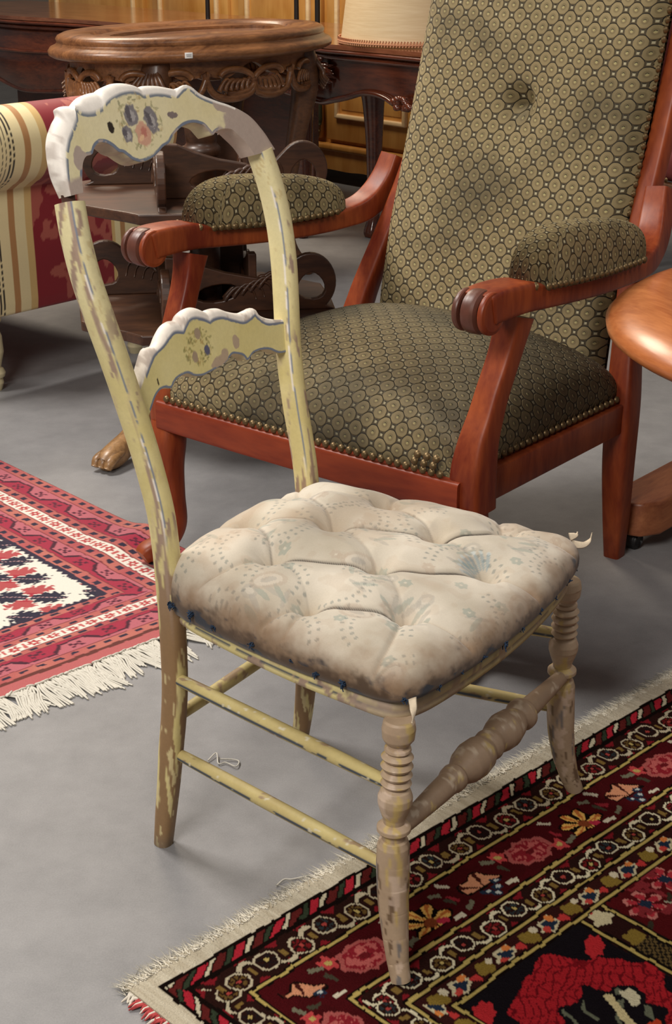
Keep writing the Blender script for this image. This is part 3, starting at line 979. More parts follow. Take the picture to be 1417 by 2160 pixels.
def rail_ribbon(name, rim, face, inner, d0, z0, sl, depth, n, m, paint):
    O_, I_ = pieces(face, n)[:, :2], rounded(inner, n)
    RB = pieces(rim, n)
    B_, bd = RB[:, :2], RB[:, 2]
    nrm = np.array([1, 0, -sl]) / math.hypot(1, sl)
    D = O_ - I_
    D /= np.linalg.norm(D, axis=1)[:, None]
    # (outline blend rim->face->inner, depth, lift)
    prof = [('b', depth, -.005), ('b', depth * .90, -.001), ('r', 1.7, 0.0), ('r', 1.0, .0008), ('f', .70, .0026), ('f', .42, .0022), ('f', .18, .001), ('q', 0.0, 0.0)]
    prof += [('q', q, 0.0) for q in np.linspace(.012, .988, m)]
    prof += [('i', .0016, 0), ('i', depth * .5, 0.0), ('i', depth * .9, 0), ('i', depth, .004)]
    R, info = [], []
    for kind, q, out in prof:
        if kind == 'b':
            s2, dep = B_ + D * out, np.full(n, q)
        elif kind == 'r':
            s2, dep = B_ + D * out, np.minimum(bd * q, depth * .8)
        elif kind == 'f':
            s2, dep = O_ * (1 - q) + B_ * q + D * out, bd * q * q
        elif kind == 'q':
            s2, dep = O_ * (1 - q) + I_ * q, np.zeros(n)
        else:
            s2, dep = I_ + D * out, np.full(n, q)
        front = np.stack([d0 + sl * (s2[:, 1] - z0), s2[:, 0], s2[:, 1]], -1)
        R.append(front - nrm * dep[:, None])
        code = {'b': 1, 'r': 1, 'f': 1, 'q': 0, 'i': 2}[kind]
        info.append(np.stack([s2[:, 0], s2[:, 1], np.full(n, code)], -1))
    P = np.stack(R, 1)
    I = np.stack(info, 1)
    # distances to the two outlines
    def dist(poly, pts):
        d = np.full(pts.shape[:-1], 9.)
        for k in range(len(poly) - 1):
            a, b = poly[k], poly[k + 1]
            ab = b - a
            t = np.clip(((pts - a) @ ab) / (ab @ ab + 1e-12), 0, 1)
            d = np.minimum(d, np.linalg.norm(pts - a - t[..., None] * ab, axis=-1))
        return d
    so = dist(resample(O_, 160), I[..., :2])
    si = dist(resample(I_, 160), I[..., :2])
    T = np.broadcast_to(np.linspace(0, 1, n)[:, None], so.shape)
    col = paint(P, I, so, si, T)
    mb = Mesh()
    mb.grid(P, col, wrap_v=True, flip=True)
    L = len(prof)
    mb.f.append(list(range(L)))
    mb.f.append(list(range((n - 1) * L, n * L))[::-1])
    return mb.build(name, MAT['paint'], chair, sharp=55)


def spot(I, s, z, rs, rz, rot=0, seed=0, rag=.25, fr=160):
    """soft-edged ragged patch, evaluated only near its centre"""
    c, sn = math.cos(rot), math.sin(rot)
    dx, dz = I[..., 0] - s, I[..., 1] - z
    lim = max(rs, rz) * (1.3 + rag)
    out = np.zeros(dx.shape)
    k = (np.abs(dx) < lim) & (np.abs(dz) < lim)
    if not k.any():
        return out
    dx, dz = dx[k], dz[k]
    u, v = (dx * c + dz * sn) / rs, (-dx * sn + dz * c) / rz
    r = np.hypot(u, v) + (fbm(n3(I[..., 0][k] * fr, I[..., 1][k] * fr, s * 50), seed, 2) - .5) * 2 * rag
    out[k] = sstep(1.06, .94, r)
    return out


def foliage(I, c, cs, cz, R, num, seed, cols, size=.0042):
    g = np.random.default_rng(seed)
    for _ in range(num):
        a, r = g.uniform(0, 2 * np.pi), R * math.sqrt(g.uniform(.08, 1))
        k = spot(I, cs + r * math.cos(a), cz + r * .78 * math.sin(a), size * g.uniform(.5, 1.2), size * g.uniform(.25, .5), g.uniform(0, 3.1), seed, .2)
        c = lerp(c, cols[g.integers(len(cols))], k * g.uniform(.35, .75))
    return c


def paint_crest(P, I, so, si, T):
    front = I[..., 2] == 0
    c = np.broadcast_to(S(222, 208, 158), P.shape).copy()
    c = lerp(c, S(232, 221, 182), fbm(P * 30, 3, 2))
    bl = BLUE
    # blue lines set in from both outlines
    wv = .0006 * (fbm(P * 300, 4, 2) - .5)
    c = lerp(c, bl, sstep(.0044, .0036, si + wv) * (T > .03) * (T < .80))
    c = lerp(c, S(128, 134, 142), sstep(.0026, .0018, so + 2 * wv) * (T < .93) * (fbm(P * 120, 8, 2) > .40))
    # bouquet
    leaf = [S(146, 142, 98), S(166, 158, 114), S(124, 124, 92), S(190, 166, 116)]
    c = foliage(I, c, -.052, .966, .044, 90, 5, leaf)
    for s, z, rs, rz, rt in ((-.0650, .975, .0125, .0135, .1), (-.0290, .9655, .0120, .0160, .3), (-.0800, .9535, .0100, .0100, -.2)):
        c = lerp(c, S(132, 126, 128), spot(I, s, z, rs, rz, rt, 3, .3))
        c = lerp(c, S(172, 166, 164), spot(I, s + .001, z - .001, rs * .5, rz * .5, rt, 9, .7, 400))
        c = lerp(c, S(98, 92, 96), spot(I, s - .004, z + .003, rs * .35, rz * .6, rt, 15, .7, 400))
    c = lerp(c, S(212, 164, 138), spot(I, -.0500, .951, .0145, .0150, 0, 6, .28))
    c = lerp(c, S(192, 124, 108), spot(I, -.0480, .953, .006, .007, 0, 7, .5, 300))
    c = lerp(c, S(232, 190, 150), spot(I, -.055, .947, .005, .003, .4, 8, .4, 300))
    c = lerp(c, S(48, 38, 30), spot(I, -.1065, .9650, .0055, .0070, .2, 11, .3, 220))
    c = lerp(c, S(130, 116, 112), spot(I, .0140, .9672, .0105, .0042, -.1, 13, .4, 260))
    # bare mauve primer at both ends
    nz = fbm(P * 70, 12, 3)
    bare = np.maximum(sstep(.80, .825, T + (nz - .5) * .10), sstep(.055, .03, T + (nz - .5) * .05))
    bare = np.maximum(bare, spot(I, .118, .9655, .017, .006, -.4, 14, .35, 120))
    bare = np.maximum(bare, spot(I, -.172, .936, .012, .016, .6, 15, .35, 120) * (si < .018))
    bare = np.maximum(bare, sstep(.55, .6, nz) * sstep(.004, .002, si) * .8)
    c = lerp(c, S(178, 160, 148), bare * front)
    # edges of the board
    edge_out = I[..., 2] == 1
    c = np.where(edge_out[..., None], lerp(S(238, 230, 220), S(190, 178, 168), sstep(.5, .58, fbm(P * 55, 22, 3)) * .75 * sstep(.30, .1, T) + .15 * sstep(.5, .6, fbm(P * 60, 31, 2))), c)
    edge_in = I[..., 2] == 2
    c = np.where(edge_in[..., None], lerp(S(198, 186, 150), S(170, 152, 132), sstep(.45, .55, fbm(P * 60, 23, 2))), c)
    c = np.where(((~front) & (T > .84))[..., None], S(176, 158, 146), c)
    return c


def paint_lumbar(P, I, so, si, T):
    front = I[..., 2] == 0
    c = lerp(S(214, 199, 134), S(224, 211, 154), fbm(P * 30, 3, 2))
    wv = .0006 * (fbm(P * 300, 4, 2) - .5)
    c = lerp(c, BLUE, sstep(.0036, .0028, si + wv) * (T > .06))
    c = lerp(c, BLUE, sstep(.0028, .0020, so + 2 * wv) * (T > .1))
    leaf = [S(132, 128, 70), S(160, 148, 88), S(110, 104, 62), S(180, 152, 92)]
    c = foliage(I, c, -.0300, .680, .030, 110, 8, leaf, .0036)
    c = lerp(c, S(166, 146, 122), spot(I, -.0265, .697, .006, .0075, 0, 3, .2))
    c = lerp(c, S(166, 146, 122), spot(I, -.040, .6700, .0055, .0075, 0, 4, .2))
    c = lerp(c, S(96, 96, 116), spot(I, -.0135, .6725, .0055, .0068, 0, 5, .25))
    for s, z, rs, rz, rt in ((.0490, .669, .0075, .0085, .2), (.0080, .6530, .0190, .0075, .15), (.022, .660, .008, .006, 0)):
        m_ = spot(I, s, z, rs, rz, rt, 11, .35, 120)
        c = lerp(c, S(182, 160, 136), m_)
    c = lerp(c, S(60, 50, 36), spot(I, -.121, .657, .0016, .0045, 0, 12, .3))
    edge_out = I[..., 2] == 1
    c = np.where(edge_out[..., None], lerp(S(236, 226, 214), S(198, 184, 172), sstep(.56, .64, fbm(P * 60, 22, 3))), c)
    edge_in = I[..., 2] == 2
    c = np.where(edge_in[..., None], S(176, 160, 124), c)
    return c


rail_ribbon('crest_rail', CREST_RIM, CREST_FACE, crest_inner, -.475, .9, -.28, .028, 340, 56, paint_crest)
rail_ribbon('lumbar_rail', LUMBAR_RIM, LUMBAR_FACE, lum_bot, -.42, .63, -.2, .020, 300, 46, paint_lumbar)

# ---- seat frame
half = [(-.400, 0), (-.397, -.080), (-.384, -.150), (-.352, -.172), (-.300, -.187), (-.229, -.204), (-.150, -.219), (-.080, -.2275), (-.030, -.232), (-.004, -.226), (.012, -.195), (.022, -.13), (.028, -.06), (.0295, 0)]
outline = np.array(half + [(x, -y) for x, y in half[-2:0:-1]])


def closed_outline(n):
    Q = catmull(outline, 900, closed=True)
    Q = resample(np.concatenate([Q, Q[:1]]), n + 1)[:-1]
    return Q


ring = closed_outline(420)
cen = np.array([-.19, 0.0])
tan = np.roll(ring, -1, 0) - np.roll(ring, 1, 0)
nrm2 = np.stack([tan[:, 1], -tan[:, 0]], -1)
nrm2 /= np.linalg.norm(nrm2, axis=1)[:, None]
if np.mean(np.sum(nrm2 * (ring - cen), 1)) < 0:
    nrm2 = -nrm2
prof = [(-.030, .346), (-.004, .346), (0, .349), (.0012, .355), (-.0004, .3585), (.0012, .362), (.001, .369), (-.002, .373), (-.030, .375)]
R = np.stack([np.concatenate([ring + nrm2 * o, np.full((len(ring), 1), z)], 1) for o, z in prof], 1)
q = R
c = lerp(YEL, YEL2, fbm(q * 40, 3, 2))
zz = R[..., 2]
c = lerp(c, DARKBLUE, (np.abs(zz - .3585) < .003) * (fbm(q * np.array([50, 50, 50]), 4, 2) > .33))
f = flake(q, None, None, .40, (1, 1, 1), 60, 41)
c = lerp(c, MAUVE, f)
cor = sstep(.10, .03, np.hypot(q[..., 0] - 0, np.abs(q[..., 1]) - .225))
c = lerp(c, S(168, 148, 130), cor * .8)
c = lerp(c, S(150, 128, 96), sstep(-.02, .02, q[..., 0]) * .6)
mb = Mesh()
mb.grid(R, c, wrap_u=True, wrap_v=True)
mb.build('seat_rail', MAT['paint'], chair, sharp=50)

# ---- buttoned cushion
buttons = np.array([(-.345, -.040), (-.352, .085), (-.246, .010), (-.232, .125), (-.128, .078), (-.075, .175), (-.262, -.108), (-.140, -.052), (-.036, .040), (-.165, -.168), (-.058, -.125)])
links = [(6, 7, 1, -.16), (7, 8, 1, -.2), (9, 10, 1, -.16), (4, 5, 1, -.2), (2, 4, .7, -.14), (1, 2, .5, .1), (0, 6, .6, .08), (2, 7, .3, .1), (7, 10, .25, .1), (6, 9, .2, .1), (0, 2, .35, .1), (1, 3, .3, .1), (3, 4, .5, .1), (4, 8, .3, .1)]
rims = [(9, (-.17, -.24)), (10, (-.03, -.26)), (10, (.05, -.12)), (8, (.06, .05)), (5, (-.03, .25)), (5, (.03, .20)), (6, (-.33, -.19)), (0, (-.43, -.06)), (1, (-.43, .10)), (1, (-.40, .18)), (3, (-.24, .23)), (5, (-.12, .25)), (9, (-.22, -.23))]
NA, NR = 680, 230
cr = closed_outline(NA)
tt = np.linspace(0, 1, NR)
phi = tt * math.radians(104)
rho = np.sign(np.sin(phi)) * np.abs(np.sin(phi)) ** .80 * 1.022
rho = rho / rho.max() * 1.050
hh = np.sign(np.cos(phi)) * np.abs(np.cos(phi)) ** .72
XY = cen + (cr[:, None] - cen) * rho[None, :, None]
H = .388 + (.070 - .11 * (XY[..., 0] + .19)) * np.broadcast_to(hh, (NA, NR))
H = np.where(H < .388, .388 + (H - .388) * .75, H)
top = sstep(.05, .55, np.broadcast_to(hh, (NA, NR)))


def segdist(XY, a, b, curve=0.0):
    """distance to a curved fold line, and which side of it a point lies on"""
    a, b = np.asarray(a, float), np.asarray(b, float)
    mid = (a + b) / 2 + np.array([-(b - a)[1], (b - a)[0]]) * curve
    pts = np.array([(1 - t) ** 2 * a + 2 * t * (1 - t) * mid + t * t * b for t in np.linspace(0, 1, 9)])
    d = np.full(XY.shape[:-1], 9.)
    sg = np.zeros(XY.shape[:-1])
    for k in range(8):
        p, q_ = pts[k], pts[k + 1]
        ab = q_ - p
        t = np.clip(((XY - p) @ ab) / (ab @ ab), 0, 1)
        dd = np.linalg.norm(XY - p - t[..., None] * ab, axis=-1)
        cr_ = np.sign(ab[0] * (XY[..., 1] - p[1]) - ab[1] * (XY[..., 0] - p[0]))
        sg = np.where(dd < d, cr_, sg)
        d = np.minimum(d, dd)
    return d, sg


db = np.min(np.stack([np.linalg.norm(XY - b_, axis=-1) for b_ in buttons]), 0)
dc = np.full(XY.shape[:-1], 9.)
fold = np.zeros(XY.shape[:-1])
line = np.zeros(XY.shape[:-1])
for i, j, wgt, cv in links:
    d_, s_ = segdist(XY, buttons[i], buttons[j], cv)
    dc = np.minimum(dc, d_ + (1 - wgt) * .02)
    fold += wgt * (.0030 * np.exp(-d_ / .014) * sstep(-.0008, .0008, d_ * s_) - .0042 * np.exp(-(d_ / .0034) ** 2))
    line = np.maximum(line, wgt * np.exp(-(d_ / .0016) ** 2))
dr = np.full(XY.shape[:-1], 9.)
for i, e in rims:
    d_, s_ = segdist(XY, buttons[i], e, .10)
    dr = np.minimum(dr, d_)
puff = .010 * sstep(0, .060, np.minimum(np.minimum(db, dc + .012), dr + .022))
H = H + top * (puff - .007 - .018 * np.exp(-(db / .021) ** 2) - .008 * np.exp(-(db / .008) ** 2) + fold - .0028 * np.exp(-(dr / .0035) ** 2))
P = np.concatenate([XY, H[..., None]], -1)
P[..., 2] += .003 * (fbm(P * 30, 6, 2) - .5)
# colours of the faded printed cotton
c = np.ascontiguousarray(lerp(S(184, 173, 154), S(210, 200, 184), np.clip(fbm(P * 16, 2, 3) * 1.8 - .4, 0, 1)))
g = np.random.default_rng(12)
TEAL, GREY, TAUPE = S(142, 154, 144), S(168, 162, 152), S(182, 164, 146)


_ord = np.argsort(XY[..., 0].ravel())
_sx = XY[..., 0].ravel()[_ord]
_sy = XY[..., 1].ravel()[_ord]


def stamp(c, cx, cy, rx, ry, rot, col, op, jag=0., lob=5):
    R_ = max(rx, ry) * (1.0 / (1 - jag) + .05)
    a, b = np.searchsorted(_sx, [cx - R_, cx + R_])
    k = ell(_sx[a:b], _sy[a:b], cx, cy, rx, ry, rot, jag, lob)
    idx = _ord[a:b][k]
    f_ = c.reshape(-1, 3)
    f_[idx] = f_[idx] * (1 - op) + np.asarray(col) * op
    return c


def spread(n_, r_):
    """evenly scattered points over the seat"""
    out = []
    while len(out) < n_:
        best = max((np.array([g.uniform(-.42, .04), g.uniform(-.24, .24)]) for _ in range(12)), key=lambda p: min([np.linalg.norm(p - q_) for q_ in out] + [9]))
        out.append(best)
    return out


for cx, cy in spread(16, .03):                        # leaf sprays
    rot = g.uniform(0, 6.28)
    for j in range(8):
        a = rot + (j - 3.5) * .30
        L = .030 + .010 * math.cos((j - 3.5) * .6)
        c = stamp(c, cx + L * math.cos(a), cy + L * math.sin(a), .016, .0034, a + .6 * math.sin(j), TEAL if j % 2 else GREY, .50)
    c = stamp(c, cx + .055 * math.cos(rot), cy + .055 * math.sin(rot), .013, .009, rot, GREY, .45)
    c = stamp(c, cx + .055 * math.cos(rot), cy + .055 * math.sin(rot), .007, .004, rot, S(206, 196, 180), .7)
for cx, cy in spread(22, .03):                        # dotted arcs
    r0, a0 = g.uniform(.028, .05), g.uniform(0, 6.28)
    for ring_ in (0, .0105):
        for j in range(15):
            a = a0 + j * .0088 / r0
            c = stamp(c, cx + (r0 + ring_) * math.cos(a), cy + (r0 + ring_) * math.sin(a), .0026, .0019, a, S(128, 132, 126), .62)
for k, (cx, cy) in enumerate(spread(44, .03)):        # small rosettes
    c = stamp(c, cx, cy, .0080, .0080, g.uniform(0, 3), [TEAL, S(128, 146, 138), TAUPE][k % 3], .5, .14, 6)
    c = stamp(c, cx, cy, .0020, .0020, 0, S(206, 196, 178), .8)
for cx, cy in spread(12, .03):                        # paisley drops
    rot = g.uniform(0, 6.28)
    c = stamp(c, cx, cy, .024, .015, rot, TAUPE, .45)
    c = stamp(c, cx, cy, .018, .010, rot, S(210, 200, 184), .6)
    c = stamp(c, cx, cy, .010, .005, rot, GREY, .6)
for j in range(9):                                    # the stronger blue fan beside a button
    a = -1.2 + j * .30
    c = stamp(c, buttons[8][0] - .024 * math.cos(a), buttons[8][1] + .024 * math.sin(a) + .004, .012, .0026, math.pi - a, S(110, 148, 164), .45)
    c = stamp(c, buttons[8][0] - .034 * math.cos(a), buttons[8][1] + .034 * math.sin(a) + .004, .003, .003, 0, S(196, 200, 196), .7)
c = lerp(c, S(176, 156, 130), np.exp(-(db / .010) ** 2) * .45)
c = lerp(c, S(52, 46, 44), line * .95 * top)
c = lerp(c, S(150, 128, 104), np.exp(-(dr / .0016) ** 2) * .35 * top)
stain = sstep(.44, .62, fbm(P * 9, 14, 3)) * .34 + sstep(.58, .66, fbm(P * 60, 15, 2)) * .16
c = lerp(c, S(168, 142, 116), stain)
nearside = np.clip(sstep(.15, -.12, P[..., 1]) + sstep(-.10, .0, P[..., 0]), 0, 1)
low = P[..., 2]
rimn = np.broadcast_to(tt, (NA, NR))
grime_shade = sstep(.448, .386, low + (fbm(P * 24, 17, 4) - .5) * .050 + (fbm(P * 150, 18, 2) - .5) * .010) * sstep(.45, .65, rimn)  # rim grime, with the shade of the down-turned sides put into the colour
c = lerp(c, S(128, 100, 74), grime_shade * (.30 + .60 * nearside))
worst = sstep(.406, .382, low + (fbm(P * 46, 27, 3) - .5) * .040 + (fbm(P * 200, 28, 2) - .5) * .016) * sstep(.6, .75, rimn)
c = lerp(c, S(70, 52, 38), worst * (.15 + .72 * nearside))
bare = sstep(.58, .63, fbm(P * np.array([38, 38, 80]), 37, 3)) * worst
c = lerp(c, S(34, 44, 58), bare * nearside * .85)
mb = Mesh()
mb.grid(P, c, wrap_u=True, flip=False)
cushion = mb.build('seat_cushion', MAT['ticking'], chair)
mb = Mesh()
th = np.linspace(0, np.pi / 2, 6)
pb = np.stack([np.array([[.0085 * np.sin(t) * np.cos(a), .0085 * np.sin(t) * np.sin(a), .0045 * np.cos(t)] for a in np.linspace(0, 2 * np.pi, 14, endpoint=False)]) for t in th], 0)
cc = np.broadcast_to(S(196, 180, 156), pb.shape)
mb.grid(pb, cc, wrap_v=True, flip=False)
b0 = mb.build('button', MAT['ticking'], cushion)
for i, (bx, by) in enumerate(buttons):
    o = b0 if i == 0 else b0.copy()
    if i:
        C.objects.link(o)
        o.parent = cushion
    k = np.argmin(np.linalg.norm((XY - buttons[i]).reshape(-1, 2), axis=1))
    o.location = (bx, by, P.reshape(-1, 3)[k, 2] + .003)
# blue thread tufts left along the tacking line, and torn scraps
tuft0 = None
spots = [(-.372, -.176), (-.362, -.182), (-.325, -.190), (-.285, -.198), (-.215, -.214), (-.150, -.226), (-.110, -.231), (-.070, -.237), (.010, -.235), (.022, -.180), (.030, -.140), (.036, -.095), (.039, -.045), (.038, .0), (.036, .055), (.034, .105), (.028, .16), (.015, .21), (.0, .235)]
mb = Mesh()
gg = np.random.default_rng(4)
for j in range(16):
    p0 = np.array([gg.normal(0, .003), gg.normal(0, .003), gg.uniform(-.004, .004)])
    p1 = p0 + gg.normal(0, .005, 3) + (0, 0, -.003)
    sweep(mb, catmull([p0, (p0 + p1) / 2 + gg.normal(0, .002, 3), p1], 5), .0011, ref=(.3, .5, .8), k=4)
for i, (x, y) in enumerate(spots):
    if i == 0:
        tuft0 = o = mb.build('thread_tuft', MAT['blue_yarn'], cushion)
    else:
        o = tuft0.copy()
        C.objects.link(o)
        o.parent = cushion
    o.location = (x * 1.012, y * 1.016, .3815 + (i % 3) * .002)
    o.rotation_euler = (0, 0, i * 1.3)
    s = .42 + .4 * ((i * 7) % 5) / 5
    o.scale = (s, s, s * (1.6 if i == 0 else 1))
for pts in ([(.018, -.236, .388), (.024, -.243, .380), (.026, -.246, .371), (.025, -.247, .364)], [(.000, .232, .404), (.012, .243, .402), (.018, .250, .408), (.019, .254, .418)], [(-.006, .236, .412), (.000, .243, .414), (.001, .246, .418)]):
    Q = catmull(pts, 12)
    mb = Mesh()
    sweep(mb, Q, np.interp(np.linspace(0, 1, 12), [0, .4, 1], [.006, .004, .0012]), np.full(12, .0009), ref=(0, .6, .8), k=8)
    mb.build('torn_scrap', MAT['scrap'], cushion)

# ---- turned front legs
leg_prof = smooth_prof([(0, .0165), (.008, .0185), (.035, .0200), (.070, .0190), (.088, .0150), (.094, .0128), (.102, .0128), (.106, .0155), (.116, .0160), (.121, .0150), (.124, .0124), (.130, .0160), (.142, .0192), (.153, .0165), (.157, .0126), (.163, .0165), (.176, .0194), (.188, .0168), (.192, .0126), (.198, .0165), (.210, .0190), (.221, .0165), (.225, .0125), (.231, .0162), (.243, .0186), (.253, .0160), (.258, .0130),
                        (.268, .0175), (.295, .0208), (.320, .0206), (.350, .0176), (.380, .0140), (.398, .0130), (.403, .0165), (.414, .0204), (.428, .0204), (.438, .0170), (.444, .0140), (.462, .0142), (.466, .0172), (.490, .0196), (.56, .0202), (.65, .0198), (.75, .0184), (.85, .0160), (.94, .0134), (1, .0122)], 200)
for side in (-1, 1):
    path_t = leg_prof[:, 0]
    z = .352 - (.352 - .0085) * path_t
    dcv = np.interp(z, [0, .03, .07, .11, .16, .22, .352], [.024, .0125, .0035, -.0015, -.004, -.004, -.002])
    wcv = np.interp(z, [0, .03, .07, .11, .16, .22, .352], [.255, .2475, .2405, .2370, .2350, .2335, .229])
    ker = np.ones(9) / 9
    dcv = np.convolve(np.pad(dcv, 4, 'edge'), ker, 'valid')
    wcv = np.convolve(np.pad(wcv, 4, 'edge'), ker, 'valid')

    def colf(P, a, l):
        zz = P[..., 2]
        base = lerp(S(162, 137, 112), S(186, 163, 136), fbm(P * 30, 3, 2))
        f = flake(P, None, None, .37, (1, 1, .12), 85, 51)
        c = lerp(base, S(190, 164, 102), f * .85)
        cr_ = sstep(.62, .66, fbm(P * np.array([150, 150, 26]), 61, 3))
        c = lerp(c, S(92, 68, 46), cr_ * sstep(.21, .17, zz) * .8)
        st = sstep(.72, .75, fbm(P * np.array([110, 110, 14]), 71, 2)) * sstep(.2, .15, zz)
        c = lerp(c, S(100, 100, 104), st * .8)
        c = lerp(c, S(210, 186, 166), sstep(.66, .70, fbm(P * np.array([100, 100, 60]), 81, 2)) * .6)
        return c
    mb = Mesh()
    sweep(mb, np.stack([dcv, side * wcv, z], -1), leg_prof[:, 1], ref=(1, 0, 0), k=36, col=colf)
    mb.build('front_leg', MAT['paint'], chair, sharp=60)

# ---- stretchers


def paint_rod(seed, blue=True, tone=0.):
    def f(P, a, l):
        c = lerp(lerp(YEL, YEL2, .3), S(176, 156, 104), fbm(P * 25, seed, 2) * .9 + tone)
        fl = flake(P, None, None, .35, (.35, 1, 1), 90, seed + 3)
        c = lerp(c, S(158, 134, 104), fl)
        if blue:
            dn = sstep(.30, .22, np.abs(a - math.radians(97)))
            c = lerp(c, DARKBLUE, dn * (fbm(P * 40, seed + 9, 2) > .33))
        c = lerp(c, S(206, 196, 168), sstep(.74, .77, fbm(P * 150, seed + 5, 2)))
        return c
    return f


for side in (-1, 1):
    for z, seed in ((.265, 3), (.148, 23)):
        p0 = np.array([-.385, side * .163, z])
        p1 = np.array([-.006, side * .233, z - .001])
        t = np.linspace(0, 1, 120)
        mb = Mesh()
        sweep(mb, p0 + (p1 - p0) * t[:, None], .0075 + .0022 * np.sin(t * np.pi) ** .6, ref=(0, 0, 1), k=40, col=paint_rod(seed + (side > 0) * 50))
        mb.build('side_stretcher', MAT['paint'], chair, sharp=60)
t = np.linspace(0, 1, 80)
p0, p1 = np.array([-.391, -.160, .200]), np.array([-.391, .160, .200])
mb = Mesh()
sweep(mb, p0 + (p1 - p0) * t[:, None], .0078 + .0018 * np.sin(t * np.pi) ** .6, ref=(0, 0, 1), k=18, col=paint_rod(91, False))
mb.build('back_stretcher', MAT['paint'], chair, sharp=60)
fs = smooth_prof([(0, .0095), (.08, .0115), (.20, .0145), (.27, .0155), (.285, .018), (.305, .0185), (.318, .0150), (.33, .0165), (.37, .0235), (.41, .0258), (.45, .0240), (.475, .0195), (.485, .0205), (.505, .0215), (.525, .0195), (.535, .0200), (.57, .0240), (.60, .0256), (.645, .0220), (.675, .0165), (.685, .0180), (.700, .0225), (.715, .0225), (.730, .0175), (.74, .0150), (.85, .0128), (1, .0098)], 160)


def fscol(P, a, l):
    c = lerp(S(142, 118, 96), S(164, 140, 116), fbm(P * 30, 3, 2))
    c = lerp(c, S(180, 156, 104), flake(P, None, None, .30, (1, 1, 1), 70, 33))
    return lerp(c, S(200, 182, 160), sstep(.66, .7, fbm(P * 90, 43, 2)) * .6)


mb = Mesh()
lathe_path(mb, (.0, -.2335, .203), (.0, .2335, .203), fs, 28, fscol)
mb.build('front_stretcher', MAT['paint'], chair, sharp=60)

# ------------------------------------------------------------------ the armchair (local x to the viewer's right, local y to its back)
arm_chair = empty('armchair', (-.058, 2.55, 0), math.radians(-39.47))
tag(arm_chair, 'high-backed mahogany armchair upholstered in olive honeycomb velvet with brass nails', 'armchair')

# ---- seat
SU, SB0, SB1 = .338, -.006, .552
NU, NB = 90, 90
pu = np.linspace(-1, 1, NU)
pb_ = np.linspace(-1, 1, NB)


def ease(t, e=1.7):
    return np.sign(t) * (1 - (1 - np.abs(t)) ** e)


Ug, Bg = np.meshgrid(ease(pu), ease(pb_), indexing='ij')
hz = np.clip(1 - np.abs(Ug) ** 5, 0, 1) ** .42 * np.clip(1 - np.abs(Bg) ** 6, 0, 1) ** .42
bulge = 1 + .035 * np.clip(np.sin(np.clip(hz, 0, 1) * np.pi), 0, 1)
X = Ug * SU * bulge * (1 - .03 * (Bg + 1) / 2)
Y = (SB0 + SB1) / 2 + Bg * (SB1 - SB0) / 2 * bulge
dome = .050 * np.cos(np.clip(Ug, -1, 1) * np.pi / 2) * np.cos(np.clip(Bg - .1, -1, 1) * np.pi / 2)
Z = .337 + .112 * hz + dome * hz
P = np.stack([X, Y, Z], -1)
du = np.r_[0, np.cumsum(np.linalg.norm(np.diff(P[:, NB // 2], axis=0), axis=1))]
dv = np.r_[0, np.cumsum(np.linalg.norm(np.diff(P[NU // 2], axis=0), axis=1))]
UV = np.stack(np.meshgrid(du, dv, indexing='ij'), -1) + 3.0
mb = Mesh()
mb.grid(P, None, UV)
seat = mb.build('seat', MAT['velvet'], arm_chair)

# ---- back
NU, NV = 90, 150
zb = np.linspace(.345, 1.27, NV)
uu = ease(np.linspace(-1, 1, NU), 1.6)


def back_b(z):
    return np.interp(z, [.3, .46, .6, .75, 1.04, 1.3], [.535, .556, .586, .632, .712, .790])


bt = np.r_[1 - (1 - np.minimum(1, (zb - zb[0]) / .05)) ** 2]
tp = np.minimum(1, (zb[-1] - zb) / .06)
bt = bt * (1 - (1 - tp) ** 2)
Ug = np.broadcast_to(uu[:, None], (NU, NV))
Zg = np.broadcast_to(zb[None], (NU, NV))
wid = np.interp(zb, [.4, .75, 1.3], [.272, .272, .266])
X = Ug * wid[None]
puff = .050 * np.clip(1 - np.abs(Ug) ** 9, 0, 1) ** .5 * bt[None] ** .5 + .016 * np.cos(Ug * np.pi / 2) * np.sin(np.clip((Zg - .42) / .85, 0, 1) * np.pi)
r = np.hypot(X - .012, (Zg - .858))
puff = puff - .040 * np.exp(-(r / .030) ** 2) - .012 * np.exp(-(r / .085) ** 2)
fold = np.exp(-((Zg - .79 - .25 * np.abs(X - .01)) / .012) ** 2) * np.exp(-(r / .12) ** 2)
puff = puff - .006 * fold
Y = back_b(Zg) + .030 - puff
P = np.stack([X, Y, Zg], -1)
UV = np.stack([X + 5, Zg / math.cos(.25) + 2], -1)
mb = Mesh()
mb.grid(P, None, UV)
backu = mb.build('back_upholstery', MAT['velvet'], arm_chair)
mb = Mesh()
Pb = np.stack([X, back_b(Zg) + .055, Zg], -1)
mb.grid(Pb[::6, ::8], None, UV[::6, ::8], flip=True)
mb.build('outside_back', MAT['velvet'], arm_chair)
mb = Mesh()
pbtn = np.stack([np.array([[.013 * np.sin(t) * np.cos(a), -.006 * np.cos(t), .013 * np.sin(t) * np.sin(a)] for a in np.linspace(0, 2 * np.pi, 16, endpoint=False)]) for t in np.linspace(0, np.pi / 2, 6)], 0)
mb.grid(pbtn + np.array([.012, float(back_b(.858)) + .026, .858]), None, pbtn[..., [0, 2]] + 7.013, wrap_v=True)
mb.build('back_button', MAT['velvet'], backu)
